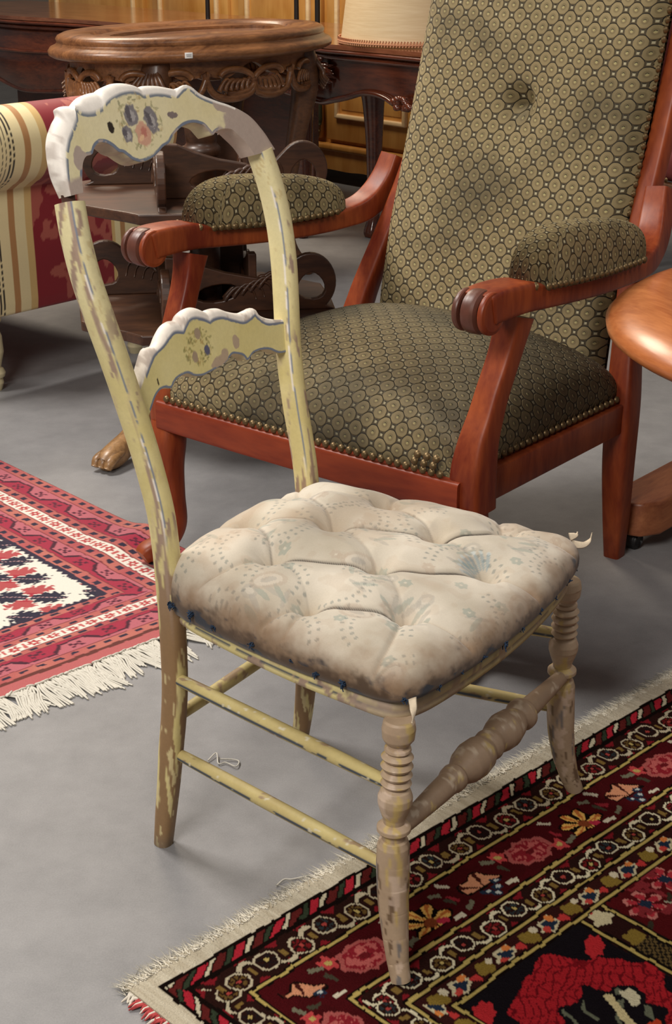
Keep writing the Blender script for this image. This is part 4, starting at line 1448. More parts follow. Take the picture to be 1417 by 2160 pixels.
# frame posts either side of the back
for s in (-1, 1):
    z = np.array([.0, .10, .22, .34, .44, .56, .68, .80, .95, 1.10, 1.28])
    y = np.array([.585, .562, .545, .547, .568, .606, .652, .702, .752, .798, .850])
    x = np.array([.318, .328, .334, .334, .322, .302, .292, .288, .287, .286, .286]) * s
    if s < 0:
        x = -np.array([.318, .328, .334, .334, .318, .290, .266, .258, .256, .255, .255])
    w = np.array([.017, .022, .026, .027, .024, .021, .020, .020, .020, .020, .020])
    Q = catmull(np.stack([x, y, z, w], -1), 70)
    mb = Mesh()
    sweep(mb, Q[:, :3], Q[:, 3], Q[:, 3] * 1.05, ref=(1, 0, 0), k=24, power=5)
    mb.build('back_post', MAT['mahogany'], arm_chair, sharp=40)
mb = Mesh()
beam(mb, (-.305, .84, 1.29), (.305, .84, 1.29), .05, .05)
mb.build('top_rail', MAT['mahogany_h'], arm_chair, bevel=.01)

# ---- rails
mb = Mesh()
n = 40
t = np.linspace(-1, 1, n)
path = np.stack([t * .350, -.004 - .006 * (1 - t ** 2), np.full(n, .311)], -1)
sweep(mb, path, .029 - .0 * t, .020, ref=(0, 0, 1), k=28, power=7)
mb.build('front_rail', MAT['mahogany_h'], arm_chair, sharp=40)
for s in (-1, 1):
    mb = Mesh()
    beam(mb, (s * .338, .02, .311), (s * .330, .535, .311), .040, .058)
    mb.build('side_rail', MAT['mahogany'], arm_chair, bevel=.004)
mb = Mesh()
beam(mb, (-.325, .548, .311), (.325, .548, .311), .036, .058)
mb.build('rear_rail', MAT['mahogany_h'], arm_chair, bevel=.004)

# ---- arm supports, front legs, arms
for s in (-1, 1):
    # support: S curve in the y-z plane
    z = np.array([.283, .32, .36, .40, .44, .48, .53, .57, .600])
    y = np.array([.020, .019, .020, .027, .040, .055, .077, .092, .100])
    wy = np.array([.034, .034, .033, .029, .024, .022, .021, .023, .028])
    wx = np.array([.030, .030, .029, .026, .024, .023, .023, .024, .026])
    x = np.array([.352, .352, .353, .355, .358, .360, .363, .365, .366]) * s
    Q = catmull(np.stack([x, y, z, wx, wy], -1), 60)
    mb = Mesh()
    sweep(mb, Q[:, :3], Q[:, 3], Q[:, 4], ref=(1, 0, 0), k=28, power=6)
    mb.build('arm_support', MAT['mahogany'], arm_chair, sharp=40)
    # cabriole leg
    z = np.array([.290, .25, .20, .14, .08, .045, .030, .022])
    y = np.array([.010, .004, .002, .006, .010, -.012, -.045, -.058])
    x = np.array([.350, .352, .350, .345, .343, .352, .368, .372]) * s
    w = np.array([.030, .033, .028, .022, .019, .020, .020, .016])
    Q = catmull(np.stack([x, y, z, w], -1), 60)
    Q[:, 2] = np.maximum(Q[:, 2], Q[:, 3] * .0)
    mb = Mesh()
    sweep(mb, Q[:, :3], Q[:, 3], Q[:, 3], ref=(1, 0, 0), k=24, power=3.2)
    mb.build('front_leg', MAT['mahogany'], arm_chair, sharp=50)
    # arm: one long shaped bar with rounded drooping end
    y = np.array([-.016, -.012, -.006, .004, .030, .090, .16, .25, .35, .45, .53, .585, .622, .650, .668])
    z = np.array([.634, .635, .636, .637, .638, .636, .626, .616, .609, .606, .609, .620, .642, .678, .720])
    h = np.array([.026, .027, .027, .027, .0265, .025, .021, .019, .019, .019, .021, .024, .026, .026, .024])
    w = np.array([.032, .033, .033, .033, .034, .034, .034, .033, .033, .032, .030, .028, .026, .025, .023])
    x = np.interp(y, [-.05, .1, .53, .62, .68], [.372, .371, .350, .330, .310]) * s
    Q = catmull(np.stack([x, y, z, w, h], -1), 90)
    mb = Mesh()
    sweep(mb, Q[:, :3], Q[:, 3], Q[:, 4], ref=(1, 0, 0), k=40, power=7)
    arm = mb.build('arm', MAT['mahogany'], arm_chair, sharp=35)
    # dark worn scroll end with two grooves: three slim drums
    for xo, wd, rr, mt in ((-.024, .012, .034, 'worn'), (0.0, .030, .0355, 'worn'), (.024, .012, .034, 'mahogany')):
        mb = Mesh()
        cx = s * .372 + xo
        th = np.linspace(-.2, 1.35, 8) * np.pi
        prof = smooth_prof([(0, rr * .8), (.12, rr * .97), (.3, rr), (.7, rr), (.88, rr * .97), (1, rr * .8)], 8)
        lathe_path(mb, (cx - wd / 2, -.012, .6295), (cx + wd / 2, -.012, .6295), prof, 28)
        mb.build('scroll_end', MAT[mt], arm, sharp=40)
    # pad
    NA_, NR_ = 64, 40
    a = np.linspace(0, 2 * np.pi, NA_, endpoint=False)
    ca = np.sign(np.cos(a)) * np.abs(np.cos(a)) ** (2 / 3.2)
    sa = np.sign(np.sin(a)) * np.abs(np.sin(a)) ** (2 / 3.2)
    ph = np.linspace(0, 1, NR_) * math.radians(97)
    rho = np.sin(ph) ** .75
    hh_ = np.sign(np.cos(ph)) * np.abs(np.cos(ph)) ** .75
    L2 = .216
    yy = .316 + L2 * sa[:, None] * rho[None]
    xx0 = np.interp(yy, [.1, .54], [.371, .349]) * s
    xx = xx0 + (.042 - .004 * sa[:, None]) * ca[:, None] * rho[None]
    base = np.interp(yy, [.08, .16, .25, .35, .45, .56], [.650, .643, .635, .629, .627, .629])
    zz = base + .092 * np.maximum(hh_[None], -.03) * (1 - .16 * sa[:, None] * rho[None]) + 0 * yy
    P = np.stack([xx, yy, zz], -1)
    UV = np.stack([(xx - xx0) + ca[:, None] * (1 - hh_[None]) * .080 + 2, yy + 4 + (1 - hh_[None]) * .080 * sa[:, None] * (np.abs(sa[:, None]) > np.abs(ca[:, None]))], -1)
    mb = Mesh()
    mb.grid(P, None, UV, wrap_u=True)
    pad = mb.build('arm_pad', MAT['velvet'], arm)
    arm['s'] = s
    if s < 0:
        pad_l, arm_l = pad, arm
    else:
        pad_r, arm_r = pad, arm
for o in arm_chair.children:
    if 's' in o:
        del o['s']

# ---- brass nails
mb = Mesh()
pn = np.stack([np.array([[.0074 * np.sin(t) * np.cos(a), .0074 * np.sin(t) * np.sin(a), .0055 * np.cos(t)] for a in np.linspace(0, 2 * np.pi, 8, endpoint=False)]) for t in np.linspace(.05, np.pi / 2, 4)], 0)
mb.grid(pn, None, wrap_v=True)
nail0 = mb.build('brass_nail', MAT['brass'], seat)


def nail(parent, loc, nrm):
    global nail0
    o = nail0.copy()
    C.objects.link(o)
    o.parent = parent
    o.location = loc
    from mathutils import Vector
    o.rotation_euler = Vector(nrm).to_track_quat('Z', 'Y').to_euler()


for x in np.linspace(-.325, .312, 38):
    nail(seat, (x, -.018 - .005 * (1 - (x / .34) ** 2), .347), (0, -1, .1))
for j in range(2):
    for x in np.linspace(.262, .300, 3):
        nail(seat, (x + .006 * j, -.022, .360 + .013 * j), (0, -1, .2))
for y in np.linspace(.07, .53, 25):
    nail(seat, (.3365 + .004 * (1 - y), y, .350), (1, 0, .2))
for z in np.linspace(.47, 1.24, 46):
    nail(backu, (float(np.interp(z, [.4, .75, 1.3], [.272, .272, .266])) - .002, float(back_b(z)) + .022, z), (.45, -1, .2))
for s, pad in ((-1, pad_l), (1, pad_r)):
    for y in np.linspace(.130, .475, 20):
        x = np.interp(y, [.1, .54], [.371, .349]) * s
        zb_ = float(np.interp(y, [.08, .16, .25, .35, .45, .56], [.650, .643, .635, .629, .627, .629]))
        nail(pad, (x + .0405, y, zb_ + .003), (1, 0, 0))
    for k in range(5):
        x = .371 * s + (-.030 + .015 * k)
        nail(pad, (x, .103, .652), (0, -1, .3))
bpy.data.objects.remove(nail0)

# ------------------------------------------------------------------ striped sofa end at left
sofa = empty('sofa', (-.879, 3.87, 0), math.atan2(.742, .670))
tag(sofa, 'cream, tan and crimson striped sofa with rolled end and cream turned leg', 'sofa')


def stripe_cols(xs, V, seed=1):
    """xs: metres along the sofa end; repeats every .50 m"""
    x = np.mod(xs + .155, .50)
    cream, tan_, tan2, blk, crim, rose, rosel = S(226, 208, 160), S(176, 128, 80), S(206, 172, 112), S(52, 44, 36), S(132, 26, 36), S(196, 96, 88), S(178, 92, 70)
    c = np.broadcast_to(cream, x.shape + (3,)).copy()

    def put(lo, hi, col):
        nonlocal c
        c = lerp(c, col, ((x > lo) & (x < hi)).astype(float))
    put(0, .05, S(218, 200, 150))
    for k in range(4):
        on = np.mod(V / .016 + .3 * k, 1) < .78
        c = lerp(c, blk, ((x > .135 + k * .0115) & (x < .139 + k * .0115) & on).astype(float))
    put(.205, .225, tan_)
    put(.258, .272, tan2)
    # crimson damask with pale leaves
    cz = (x > .272) | (x < .045)
    xm = np.where(x < .1, x + .5, x)
    dam = fbm(n3(xm * 17, V * 13), 7 + seed, 3)
    c = lerp(c, crim, cz.astype(float))
    th = np.arctan2(np.mod(V, .22) - .11, xm - .41)
    rr = np.hypot(np.mod(V, .22) - .11, (xm - .41)) * (1 + .35 * np.cos(5 * th))
    c = lerp(c, S(170, 88, 74), (cz & ((rr < .055) | (dam > .58))).astype(float) * .9)
    c = lerp(c, crim, (cz & (rr < .025)).astype(float) * .7)
    put(.272, .280, tan2)
    put(.045, .056, tan2)
    put(.075, .092, tan_)
    return c


xs = np.linspace(-.16, .56, 260)
# section of the end: lower panel, undercut and roll (y outwards = -y local)
sec = [(.02, .205), (.0, .212), (-.004, .24), (-.004, .34), (-.002, .44), (-.004, .50), (-.006, .535)]
roll = [(-.008 - .088 * math.cos(t), .648 + .100 * math.sin(t)) for t in np.linspace(-1.25, 3.5, 40)]
sec = np.array(sec + roll)
S2 = resample(sec, 150)
Xg = np.broadcast_to(xs[:, None], (260, 150))
P = np.stack([Xg, np.broadcast_to(S2[None, :, 0], Xg.shape), np.broadcast_to(S2[None, :, 1], Xg.shape)], -1)
Lg = np.r_[0, np.cumsum(np.linalg.norm(np.diff(S2, axis=0), axis=1))]
cl = stripe_cols(Xg, np.broadcast_to(Lg[None], Xg.shape))
mb = Mesh()
mb.grid(P, cl)
end = mb.build('rolled_arm', MAT['stripe'], sofa, sharp=60)
mb = Mesh()
for k in (0, 259):
    pts = P[k]
    mb.add(pts, [list(range(150)) if k else list(range(150))[::-1]], stripe_cols(np.full(150, .1), np.zeros(150)))
mb.build('arm_facing', MAT['stripe'], sofa, smooth=False)
mb = Mesh()
a_, b_ = np.meshgrid(np.linspace(-.14, .54, 120), np.linspace(0, 1, 8), indexing='ij')
Pz = np.stack([a_, .10 + b_ * .85, np.full(a_.shape, .43)], -1)
mb.grid(Pz, stripe_cols(a_, b_))
box(mb, (-.14, .09, .20), (.54, .95, .428), S(150, 60, 50))
mb.build('seat', MAT['stripe'], sofa, smooth=False)
prof = smooth_prof([(0, .024), (.03, .026), (.1, .028), (.16, .021), (.2, .019), (.3, .0265), (.5, .0285), (.62, .022), (.70, .018), (.72, .024), (.77, .029), (.82, .026), (.84, .020), (.90, .0225), (1, .0155)], 60)
for x, y in ((.008, .055), (.50, .055), (.008, .90), (.50, .90)):
    mb = Mesh()
    lathe_path(mb, (x, y, .212), (x, y, 0), prof, 24)
    mb.build('leg', MAT['cream_leg'], sofa, sharp=60)

# ------------------------------------------------------------------ fretwork whatnot stand
et = empty('whatnot_stand', (-.315, 3.62, 0), math.radians(8))
tag(et, 'brown wooden two-tier whatnot with pierced scroll galleries behind the armchair arm', 'stand')


def fret_panel(L, h):
    """outline (u along, v up) of a scroll gallery board with a round pierced end, plus holes"""
    out = [(0, 0), (L, 0)]
    c = L - h * .44
    out += [(c + h * .46 * math.cos(t), h * .48 + h * .52 * math.sin(t)) for t in np.linspace(-.9, 2.3, 18)]
    out += [(c - h * .55, h * .62), (c - h * .9, h * .58), (L * .35, h * .70), (L * .2, h * .84), (L * .1, h * .98), (0, h)]
    h1 = [(c + h * .02 + h * .24 * math.cos(t) * (1 - .25 * math.sin(t)), h * .42 + h * .24 * math.sin(t)) for t in np.linspace(0, 2 * np.pi, 16, endpoint=False)]
    h1 = [(u, v) for u, v in h1]
    h2 = [(L * .30 + L * .13 * math.cos(t), h * .34 + h * .16 * math.sin(t + .3)) for t in np.linspace(0, 2 * np.pi, 14, endpoint=False)]
    return out, [h1, h2]


def tier(z, half, L, hgt):
    sh = Mesh()
    pts = []
    for k in range(4):
        ang = k * math.pi / 2
        for u, v in [(half, -half * .55), (half * 1.02, 0), (half, half * .5), (half * .86, half * .66), (half * .66, half * .86)]:
            pts.append((u * math.cos(ang) - v * math.sin(ang), u * math.sin(ang) + v * math.cos(ang)))
    prism(sh, pts, (1, 0, 0), (0, 1, 0), (0, 0, 1), (0, 0, z), .024)
    s_o = sh.build('shelf', MAT['etwood'], et, bevel=.004, smooth=False)
    for k in range(4):
        ang = k * math.pi / 2 - math.pi / 2
        d = np.array([math.cos(ang), math.sin(ang), 0])
        nn = np.array([-math.sin(ang), math.cos(ang), 0])
        org = -nn * .105 + d * (-.10) + np.array([0, 0, z + .012])
        out, holes = fret_panel(L, hgt)
        mb = Mesh()
        prism(mb, out, d, (0, 0, 1), nn, org, .020, holes)
        g_ = mb.build('gallery', MAT['etwood'], s_o, bevel=.003, smooth=False)
        # carved acanthus lines standing proud of the board
        mb = Mesh()
        for sgn in (-1, 1):
            for j in range(5):
                c0 = (L * (.34 + .05 * j), hgt * (.22 + .05 * j))
                q = catmull([(c0[0], c0[1]), (c0[0] + .03, c0[1] + .030), (c0[0] + .065, c0[1] + .022), (c0[0] + .075, c0[1] - .008 * j * .3)], 10)
                sweep(mb, [org + d * u + np.array([0, 0, 1]) * min(v, hgt * .8) + nn * sgn * .0105 for u, v in q], np.linspace(.006, .002, 10), ref=tuple(nn), k=6)
        mb.build('carving', MAT['etwood'], g_)
    return s_o


tier(.305, .30, .40, .135)
tier(.575, .29, .38, .125)
mb = Mesh()
prof = smooth_prof([(0, .030), (.02, .040), (.10, .044), (.14, .034), (.18, .038), (.36, .038), (.37, .044), (.40, .044), (.41, .037), (.62, .036), (.64, .046), (.68, .046), (.70, .036), (.84, .036), (.855, .0445), (.875, .0445), (.89, .036), (.95, .040), (1, .020)], 60)
lathe_path(mb, (0, 0, .13), (0, 0, .765), prof, 28)
mb.build('column', MAT['etwood'], et, sharp=50)
for k, (fx, fy) in enumerate(((-.258, -.300), (.389, -.074), (-.131, .374))):
    n = math.hypot(fx, fy)
    d = np.array([fx / n, fy / n])
    pts = [(.02, .20, .034), (.08, .21, .036), (.16, .17, .032), (.23, .11, .026), (.30, .060, .024), (.355, .034, .028), (n - .01, .026, .026), (n + .012, .018, .018)]
    Q = catmull([(d[0] * r_, d[1] * r_, z_, w_) for r_, z_, w_ in pts], 50)
    mb = Mesh()
    sweep(mb, Q[:, :3], Q[:, 3], Q[:, 3] * .95, ref=(0, 0, 1), k=22, power=2.6)
    lg = mb.build('paw_leg', MAT['pawoak'] if 'pawoak' in MAT else MAT.setdefault('pawoak', wood('light_oak_paw', S(92, 62, 34), S(176, 134, 88), .4, (20, 20, 20), .15)), et, sharp=60)
    for j in (-1, 0, 1):
        side = np.array([-d[1], d[0]])
        mb = Mesh()
        tq = catmull([(d[0] * (n - .10) + side[0] * .012 * j, d[1] * (n - .10) + side[1] * .012 * j, .046), (d[0] * (n - .05) + side[0] * .016 * j, d[1] * (n - .05) + side[1] * .016 * j, .042), (d[0] * (n + .005) + side[0] * .019 * j, d[1] * (n + .005) + side[1] * .019 * j, .028), (d[0] * (n + .02) + side[0] * .019 * j, d[1] * (n + .02) + side[1] * .019 * j, .012)], 12)
        sweep(mb, tq, np.interp(np.linspace(0, 1, 12), [0, .7, 1], [.006, .013, .009]), ref=(0, 0, 1), k=10)
        mb.build('toe', MAT['pawoak'], lg)

# ------------------------------------------------------------------ oval carved table
ot = empty('oval_table', (-.46, 5.18, 0), math.radians(45))
ot.scale = (1, 1, 1.10)
tag(ot, 'oval carved oak table with moulded rim, inset top and white price sticker', 'table')
EA, EB = .519, .330


def ellring(mb, prof, n=120, ea=EA, eb=EB):
    th = np.linspace(0, 2 * np.pi, n, endpoint=False)
    R_ = np.stack([np.stack([(ea + o) * np.cos(th), (eb + o) * np.sin(th), np.full(n, z)], -1) for o, z in prof], 1)
    mb.grid(R_, None, wrap_u=True, wrap_v=True, flip=False)
    return mb


mb = Mesh()
ellring(mb, [(-.19, .690), (-.19, .752), (-.165, .756), (-.14, .748), (-.13, .752), (-.125, .760), (-.06, .764), (-.035, .762), (-.020, .756), (-.014, .748), (-.018, .738), (-.012, .731), (.004, .725), (.012, .715), (.010, .704), (-.004, .697), (-.03, .692)])
mb.build('moulded_rim', MAT['oak'], ot, sharp=60)
mb = Mesh()
th = np.linspace(0, 2 * np.pi, 80, endpoint=False)
prism(mb, [((EA - .17) * math.cos(t), (EB - .17) * math.sin(t)) for t in th], (1, 0, 0), (0, 1, 0), (0, 0, 1), (0, 0, .733), .02)
mb.build('inset_top', MAT['insetwood'] if 'insetwood' in MAT else MAT.setdefault('insetwood', wood('polished_inset', S(136, 98, 78), S(170, 132, 110), .15, (4, 26, 26), .5)), ot, smooth=False)  # wood made paler, a pale reflection put into its colour
# apron: thin upper band, and open scrollwork
mb = Mesh()
th = np.linspace(0, 2 * np.pi, 200, endpoint=False)
low = .655 + .016 * np.cos(8 * th) + .010 * np.cos(16 * th)
Rin = []
for o, zz_ in ((-.075, 0), (-.055, 0), (-.055, 1), (-.075, 1)):
    z_ = low if zz_ == 0 else np.full(200, .695)
    Rin.append(np.stack([(EA + o) * np.cos(th), (EB + o) * np.sin(th), z_], -1))
mb.grid(np.stack(Rin, 1), None, wrap_u=True, wrap_v=True, flip=False)
mb.build('apron', MAT['oak'], ot, sharp=40)


def on_apron(t, z, o=-.048):
    return ((EA + o) * math.cos(t), (EB + o) * math.sin(t), z)


for k in range(8):
    t0 = -math.pi / 2 + (k + .5) * math.pi / 4 - math.pi / 8 * 0
    for sgn in (-1, 1):
        mb = Mesh()
        # C-scroll
        q = []
        for a in np.linspace(-1.9, 2.7, 26):
            rr = .17 * (1 - .10 * a)
            q.append(on_apron(t0 + sgn * (.03 + .19 + rr * math.cos(a) * 1.0), .632 + .034 * math.sin(a)))
        sweep(mb, q, .0095, ref=(0, 0, 1), k=8)
        # acanthus fingers
        for j in range(6):
            b0_ = t0 + sgn * (.10 + .045 * j)
            q = catmull([on_apron(b0_, .606), on_apron(b0_ + sgn * .02, .622 + .003 * j), on_apron(b0_ + sgn * .06, .640 - .002 * j), on_apron(b0_ + sgn * .085, .636)], 9)
            sweep(mb, q, np.linspace(.009, .003, 9), ref=(0, 0, 1), k=6)
        q = catmull([on_apron(t0 - sgn * .02, .66), on_apron(t0 + sgn * .06, .600), on_apron(t0 + sgn * .22, .585), on_apron(t0 + sgn * .37, .600), on_apron(t0 + sgn * .40, .640)], 24)
        sweep(mb, q, .011, ref=(0, 0, 1), k=8)
        mb.build('scroll_carving', MAT['oak'], ot)
for k in range(4):
    t0 = k * math.pi / 2 + math.pi / 4
    d = np.array([math.cos(t0) * (EA - .09), math.sin(t0) * (EB - .09)])
    u = d / np.linalg.norm(d)
    pts = [(0, .70, .048), (.012, .64, .052), (.02, .58, .044), (.0, .48, .034), (-.03, .34, .026), (-.045, .20, .021), (-.035, .10, .020), (.0, .035, .024), (.025, .012, .018), (.03, .0, .014)]
    Q = catmull([(d[0] + u[0] * a, d[1] + u[1] * a, z_, w_) for a, z_, w_ in pts], 50)
    mb = Mesh()
    sweep(mb, Q[:, :3], Q[:, 3], Q[:, 3], ref=(u[0], u[1], 0), k=20, power=2.8)
    lg = mb.build('cabriole_leg', MAT['oak_dark'], ot, sharp=60)
    mb = Mesh()
    for j in range(-3, 4):
        side = np.array([-u[1], u[0]])
        q = catmull([(d[0] + u[0] * .045 + side[0] * .006 * j, d[1] + u[1] * .045 + side[1] * .006 * j, .67), (d[0] + u[0] * .070 + side[0] * .016 * j, d[1] + u[1] * .07 + side[1] * .016 * j, .635), (d[0] + u[0] * .072 + side[0] * .019 * j, d[1] + u[1] * .072 + side[1] * .019 * j, .60 + .006 * abs(j)), (d[0] + u[0] * .088 + side[0] * .017 * j, d[1] + u[1] * .088 + side[1] * .017 * j, .575 + .010 * abs(j))], 10)
        sweep(mb, q, np.linspace(.010, .005, 10), ref=(u[0], u[1], 0), k=7)
    mb.build('knee_acanthus', MAT['oak_dark'], lg)
# price sticker on the rim (with two lines of print)
st_t = math.radians(-121)
st_c = np.array([(EA + .0145) * math.cos(st_t), (EB + .0145) * math.sin(st_t), .7155])
st_n = np.array([math.cos(st_t) / EA, math.sin(st_t) / EB, 0.0])
st_n /= np.linalg.norm(st_n)
st_u = np.array([-st_n[1], st_n[0], 0])
mb = Mesh()
beam(mb, st_c - st_u * .0125, st_c + st_u * .0125, .0012, .0155)
stk = mb.build('price_sticker', MAT['paper'], ot, bevel=.0004)
for zo, ln in ((.0022, .0085), (-.0018, .0075)):
    mb = Mesh()
    for j in range(6):
        x0 = -ln + j * ln / 3
        beam(mb, st_c + st_n * .0008 + st_u * x0 + (0, 0, zo), st_c + st_n * .0008 + st_u * (x0 + ln / 3.9) + (0, 0, zo), .0004, .0016)
    mb.build('print_line', MAT['ink'], stk, smooth=False)

# ------------------------------------------------------------------ long serpentine table (local x along its front edge, local y away from the viewer)
desk = empty('serpentine_table', (.298, 5.323, 0), math.atan2(-.728, .685))
tag(desk, 'long dark polished mahogany table with carved serpentine apron behind the oval table', 'table')
fe = catmull([(-3.4, .10), (-3.05, -.02), (-2.75, -.06), (-2.45, -.05), (-2.15, .02), (-1.8, .05), (-1.4, .0), (-1.0, .01), (-.62, .015), (-.48, -.01), (-.3, .0), (0, .0), (.3, .0), (.6, .02)], 160)
poly = [tuple(p) for p in fe] + [(.62, .62), (.3, .68), (-1.5, .70), (-3.0, .68), (-3.42, .60)]
mb = Mesh()
prism(mb, poly, (1, 0, 0), (0, 1, 0), (0, 0, 1), (0, 0, .738), .016)
mb.build('top', MAT['desk_top'] if 'desk_top' in MAT else MAT.setdefault('desk_top', wood('polished_table_top', S(96, 52, 34), S(140, 88, 62), .16, (3, 24, 24), .6)), desk, smooth=False, bevel=.004)
for off, z0, z1, nm in ((.010, .712, .729, 'upper_moulding'), (.026, .690, .711, 'lower_moulding')):
    mb = Mesh()
    Q = np.stack([fe[:, 0], fe[:, 1] + off, np.full(len(fe), (z0 + z1) / 2)], -1)
    sweep(mb, Q, .016, (z1 - z0) / 2, ref=(0, 1, 0), k=12)
    mb.build(nm, MAT['desk'], desk)
xs = fe[:, 0]
lowz = np.interp(xs, [-3.4, -3.0, -2.75, -2.50, -2.25, -2.05, -1.8, -1.3, -.9, -.66, -.56, -.42, -.33, -.22, -.17, -.14, -.10, -.05, .05, .3, .6],
                 [.60, .53, .47, .42, .43, .47, .53, .58, .57, .535, .530, .560, .588, .580, .555, .528, .545, .575, .58, .59, .57])
lowz = np.convolve(np.pad(lowz, 2, 'edge'), np.ones(5) / 5, 'valid')
bulge = .05 * np.exp(-((xs + 2.45) / .4) ** 2)
rows = []
for f_ in np.linspace(0, 1, 12):
    z_ = .70 * (1 - f_) + lowz * f_
    yb = fe[:, 1] + .040 - bulge * math.sin(f_ * math.pi * .9) + .012 * f_
    rows.append(np.stack([xs, yb, z_], -1))
back_rows = [r_ + np.array([0, .022, 0]) for r_ in rows[::-1]]
mb = Mesh()
mb.grid(np.stack(rows + back_rows, 1), None, wrap_v=True, flip=False)
mb.build('apron', MAT['desk'], desk, sharp=50)
mb = Mesh()
sweep(mb, np.stack([xs, fe[:, 1] + .046, lowz], -1), .016, .011, ref=(0, 1, 0), k=10)
mb.build('apron_bead', MAT['desk'], desk)
mb = Mesh()
ap = np.stack([xs, fe[:, 1] + .034 - bulge * .9, np.full(len(xs), .60)], -1)[xs < -1.5]
sweep(mb, ap, .012, .008, ref=(0, 1, 0), k=8)
mb.build('swell_bead', MAT['desk'], desk)


def leaf_cluster(cx, cz, seed, n_, R_):
    g_ = np.random.default_rng(seed)
    mb = Mesh()
    for k in range(n_):
        a = g_.uniform(0, 6.28)
        r0 = g_.uniform(.005, R_ * .35)
        L = g_.uniform(.4, 1.0) * R_
        p0 = np.array([cx + r0 * math.cos(a), .034, cz + r0 * .7 * math.sin(a)])
        p2 = np.array([cx + (r0 + L) * math.cos(a), .022 + g_.uniform(-.006, .006), cz + (r0 + L) * .6 * math.sin(a)])
        p1 = (p0 + p2) / 2 + np.array([0, -.022, .006])
        sweep(mb, catmull([p0, p1, p2], 8), np.array([.006, .013, .017, .018, .016, .012, .007, .002]) * .8, np.array([.005, .007, .008, .008, .007, .006, .004, .002]), ref=(math.sin(a), 0, -math.cos(a)), k=8)
    return mb


leaf_cluster(-.56, .640, 3, 26, .10).build('leaf_carving', MAT['desk'], desk)
leaf_cluster(-.66, .585, 5, 30, .10).build('leaf_carving', MAT['desk'], desk)
leaf_cluster(-.115, .560, 8, 14, .05).build('leaf_carving', MAT['desk'], desk)
for lx, ly in ((-.72, .10), (-.54, .30), (.5, .1), (.5, .58), (-1.9, .12), (-3.2, .15), (-3.2, .55), (-1.9, .6)):
    pts = [(0, .70, .042), (-.01, .60, .046), (-.005, .5, .036), (0, .36, .028), (0, .2, .023), (0, .08, .021), (-.012, .02, .026), (-.015, 0, .020)]
    Q = catmull([(lx, ly + a, z_, w_) for a, z_, w_ in pts], 36)
    mb = Mesh()
    sweep(mb, Q[:, :3], Q[:, 3], Q[:, 3], ref=(1, 0, 0), k=14, power=3.4)
    mb.build('leg', MAT['desk'], desk, sharp=60)
mb = Mesh()
box(mb, (-3.3, .45, .05), (-1.05, .48, .70))
mb.build('added_dark_panel', MAT['desk'], desk, smooth=False)  # added sheet that keeps the space under the table dark

# lampshade standing on that table
shade = empty('lampshade', (.268, 5.72, .746), 0)
tag(shade, 'pale beige silk lampshade with braided trim standing on the long dark table', 'lampshade')
th = np.linspace(0, 2 * np.pi, 96, endpoint=False)
NZ = 24
zz = np.linspace(.012, .34, NZ)
rr = .252 - .30 * zz * .42
P = np.stack([np.stack([r_ * np.cos(th), r_ * np.sin(th), np.full(96, z_)], -1) for r_, z_ in zip(rr, zz)], 0)
mb = Mesh()
mb.grid(P, None, wrap_v=True)
Pin = P.copy()
Pin[..., :2] *= .985
mb.grid(Pin, None, wrap_v=True, flip=True)


def silk():
    m, nt, b = new_mat('slub_silk')
    tc = nd(nt, 'ShaderNodeTexCoord')
    mp = nd(nt, 'ShaderNodeMapping')
    mp.inputs['Rotation'].default_value = (0, math.radians(38), 0)
    mp.inputs['Scale'].default_value = (10, 10, 160)
    nt.links.new(tc.outputs['Object'], mp.inputs['Vector'])
    f = noise(nt, mp.outputs[0], 1.0, 3, .6)
    nt.links.new(mixc(nt, f, S(196, 166, 122), S(228, 206, 168)), b.inputs['Base Color'])
    b.inputs['Roughness'].default_value = .6
    bump(nt, b, f, .3, .001)
    return m


mb.build('silk_cover', silk(), shade)
mb = Mesh()
t = np.linspace(0, 2 * np.pi, 240)
sweep(mb, np.stack([.2535 * np.cos(t), .2535 * np.sin(t), .012 + .0 * t], -1), .0045, .011, ref=(0, 0, 1), k=8)
for k in range(150):
    a = k * 2 * np.pi / 150
    q = [(.259 * math.cos(a), .259 * math.sin(a), .004), (.2605 * math.cos(a + .012), .2605 * math.sin(a + .012), .013), (.259 * math.cos(a + .030), .259 * math.sin(a + .030), .024)]
    sweep(mb, q, .0028, ref=(0, 0, 1), k=5)
mb.build('braid_trim', plain('orange_pink_braid', S(196, 140, 104), .8, 0, 300, .25), shade)

# iron candlesticks on that table: slim rods on round feet
for nm, loc, foot, lab in (('candlestick', (-.070, 6.02), True, 'thin dark iron stick on flared round foot beside the lampshade'), ('iron_rod_stand', (-.150, 6.05), False, 'thin dark iron rod stand left of the flared candlestick'), ('iron_rod_stand', (-.520, 6.47), False, 'lone thin dark iron rod standing above the oval table')):
    r_ = empty(nm, (loc[0], loc[1], .746), 0)
    tag(r_, lab, 'stand', 'iron sticks on the long table')
    mb = Mesh()
    pr_ = [(0, .010), (.3, .009), (1, .0095)] if not foot else [(0, .012), (.04, .012), (.05, .016), (.06, .010), (1, .010)]
    lathe_path(mb, (0, 0, .006), (0, 0, .36), smooth_prof(pr_, 12), 14)
    mb.build('rod', MAT['black'], r_)
    mb = Mesh()
    fr_ = .034 if foot else .013
    lathe_path(mb, (0, 0, 0), (0, 0, .016), smooth_prof([(0, fr_), (.3, fr_), (.6, fr_ * .5), (1, .011)], 8), 24)
    mb.build('foot', MAT['black'], r_, sharp=50)
    mb = Mesh()
    lathe_path(mb, (0, 0, .355), (0, 0, .40), smooth_prof([(0, .011), (.3, .022), (.5, .026), (.7, .014), (1, .013)], 10), 18)
    mb.build('cup', MAT['black'], r_)

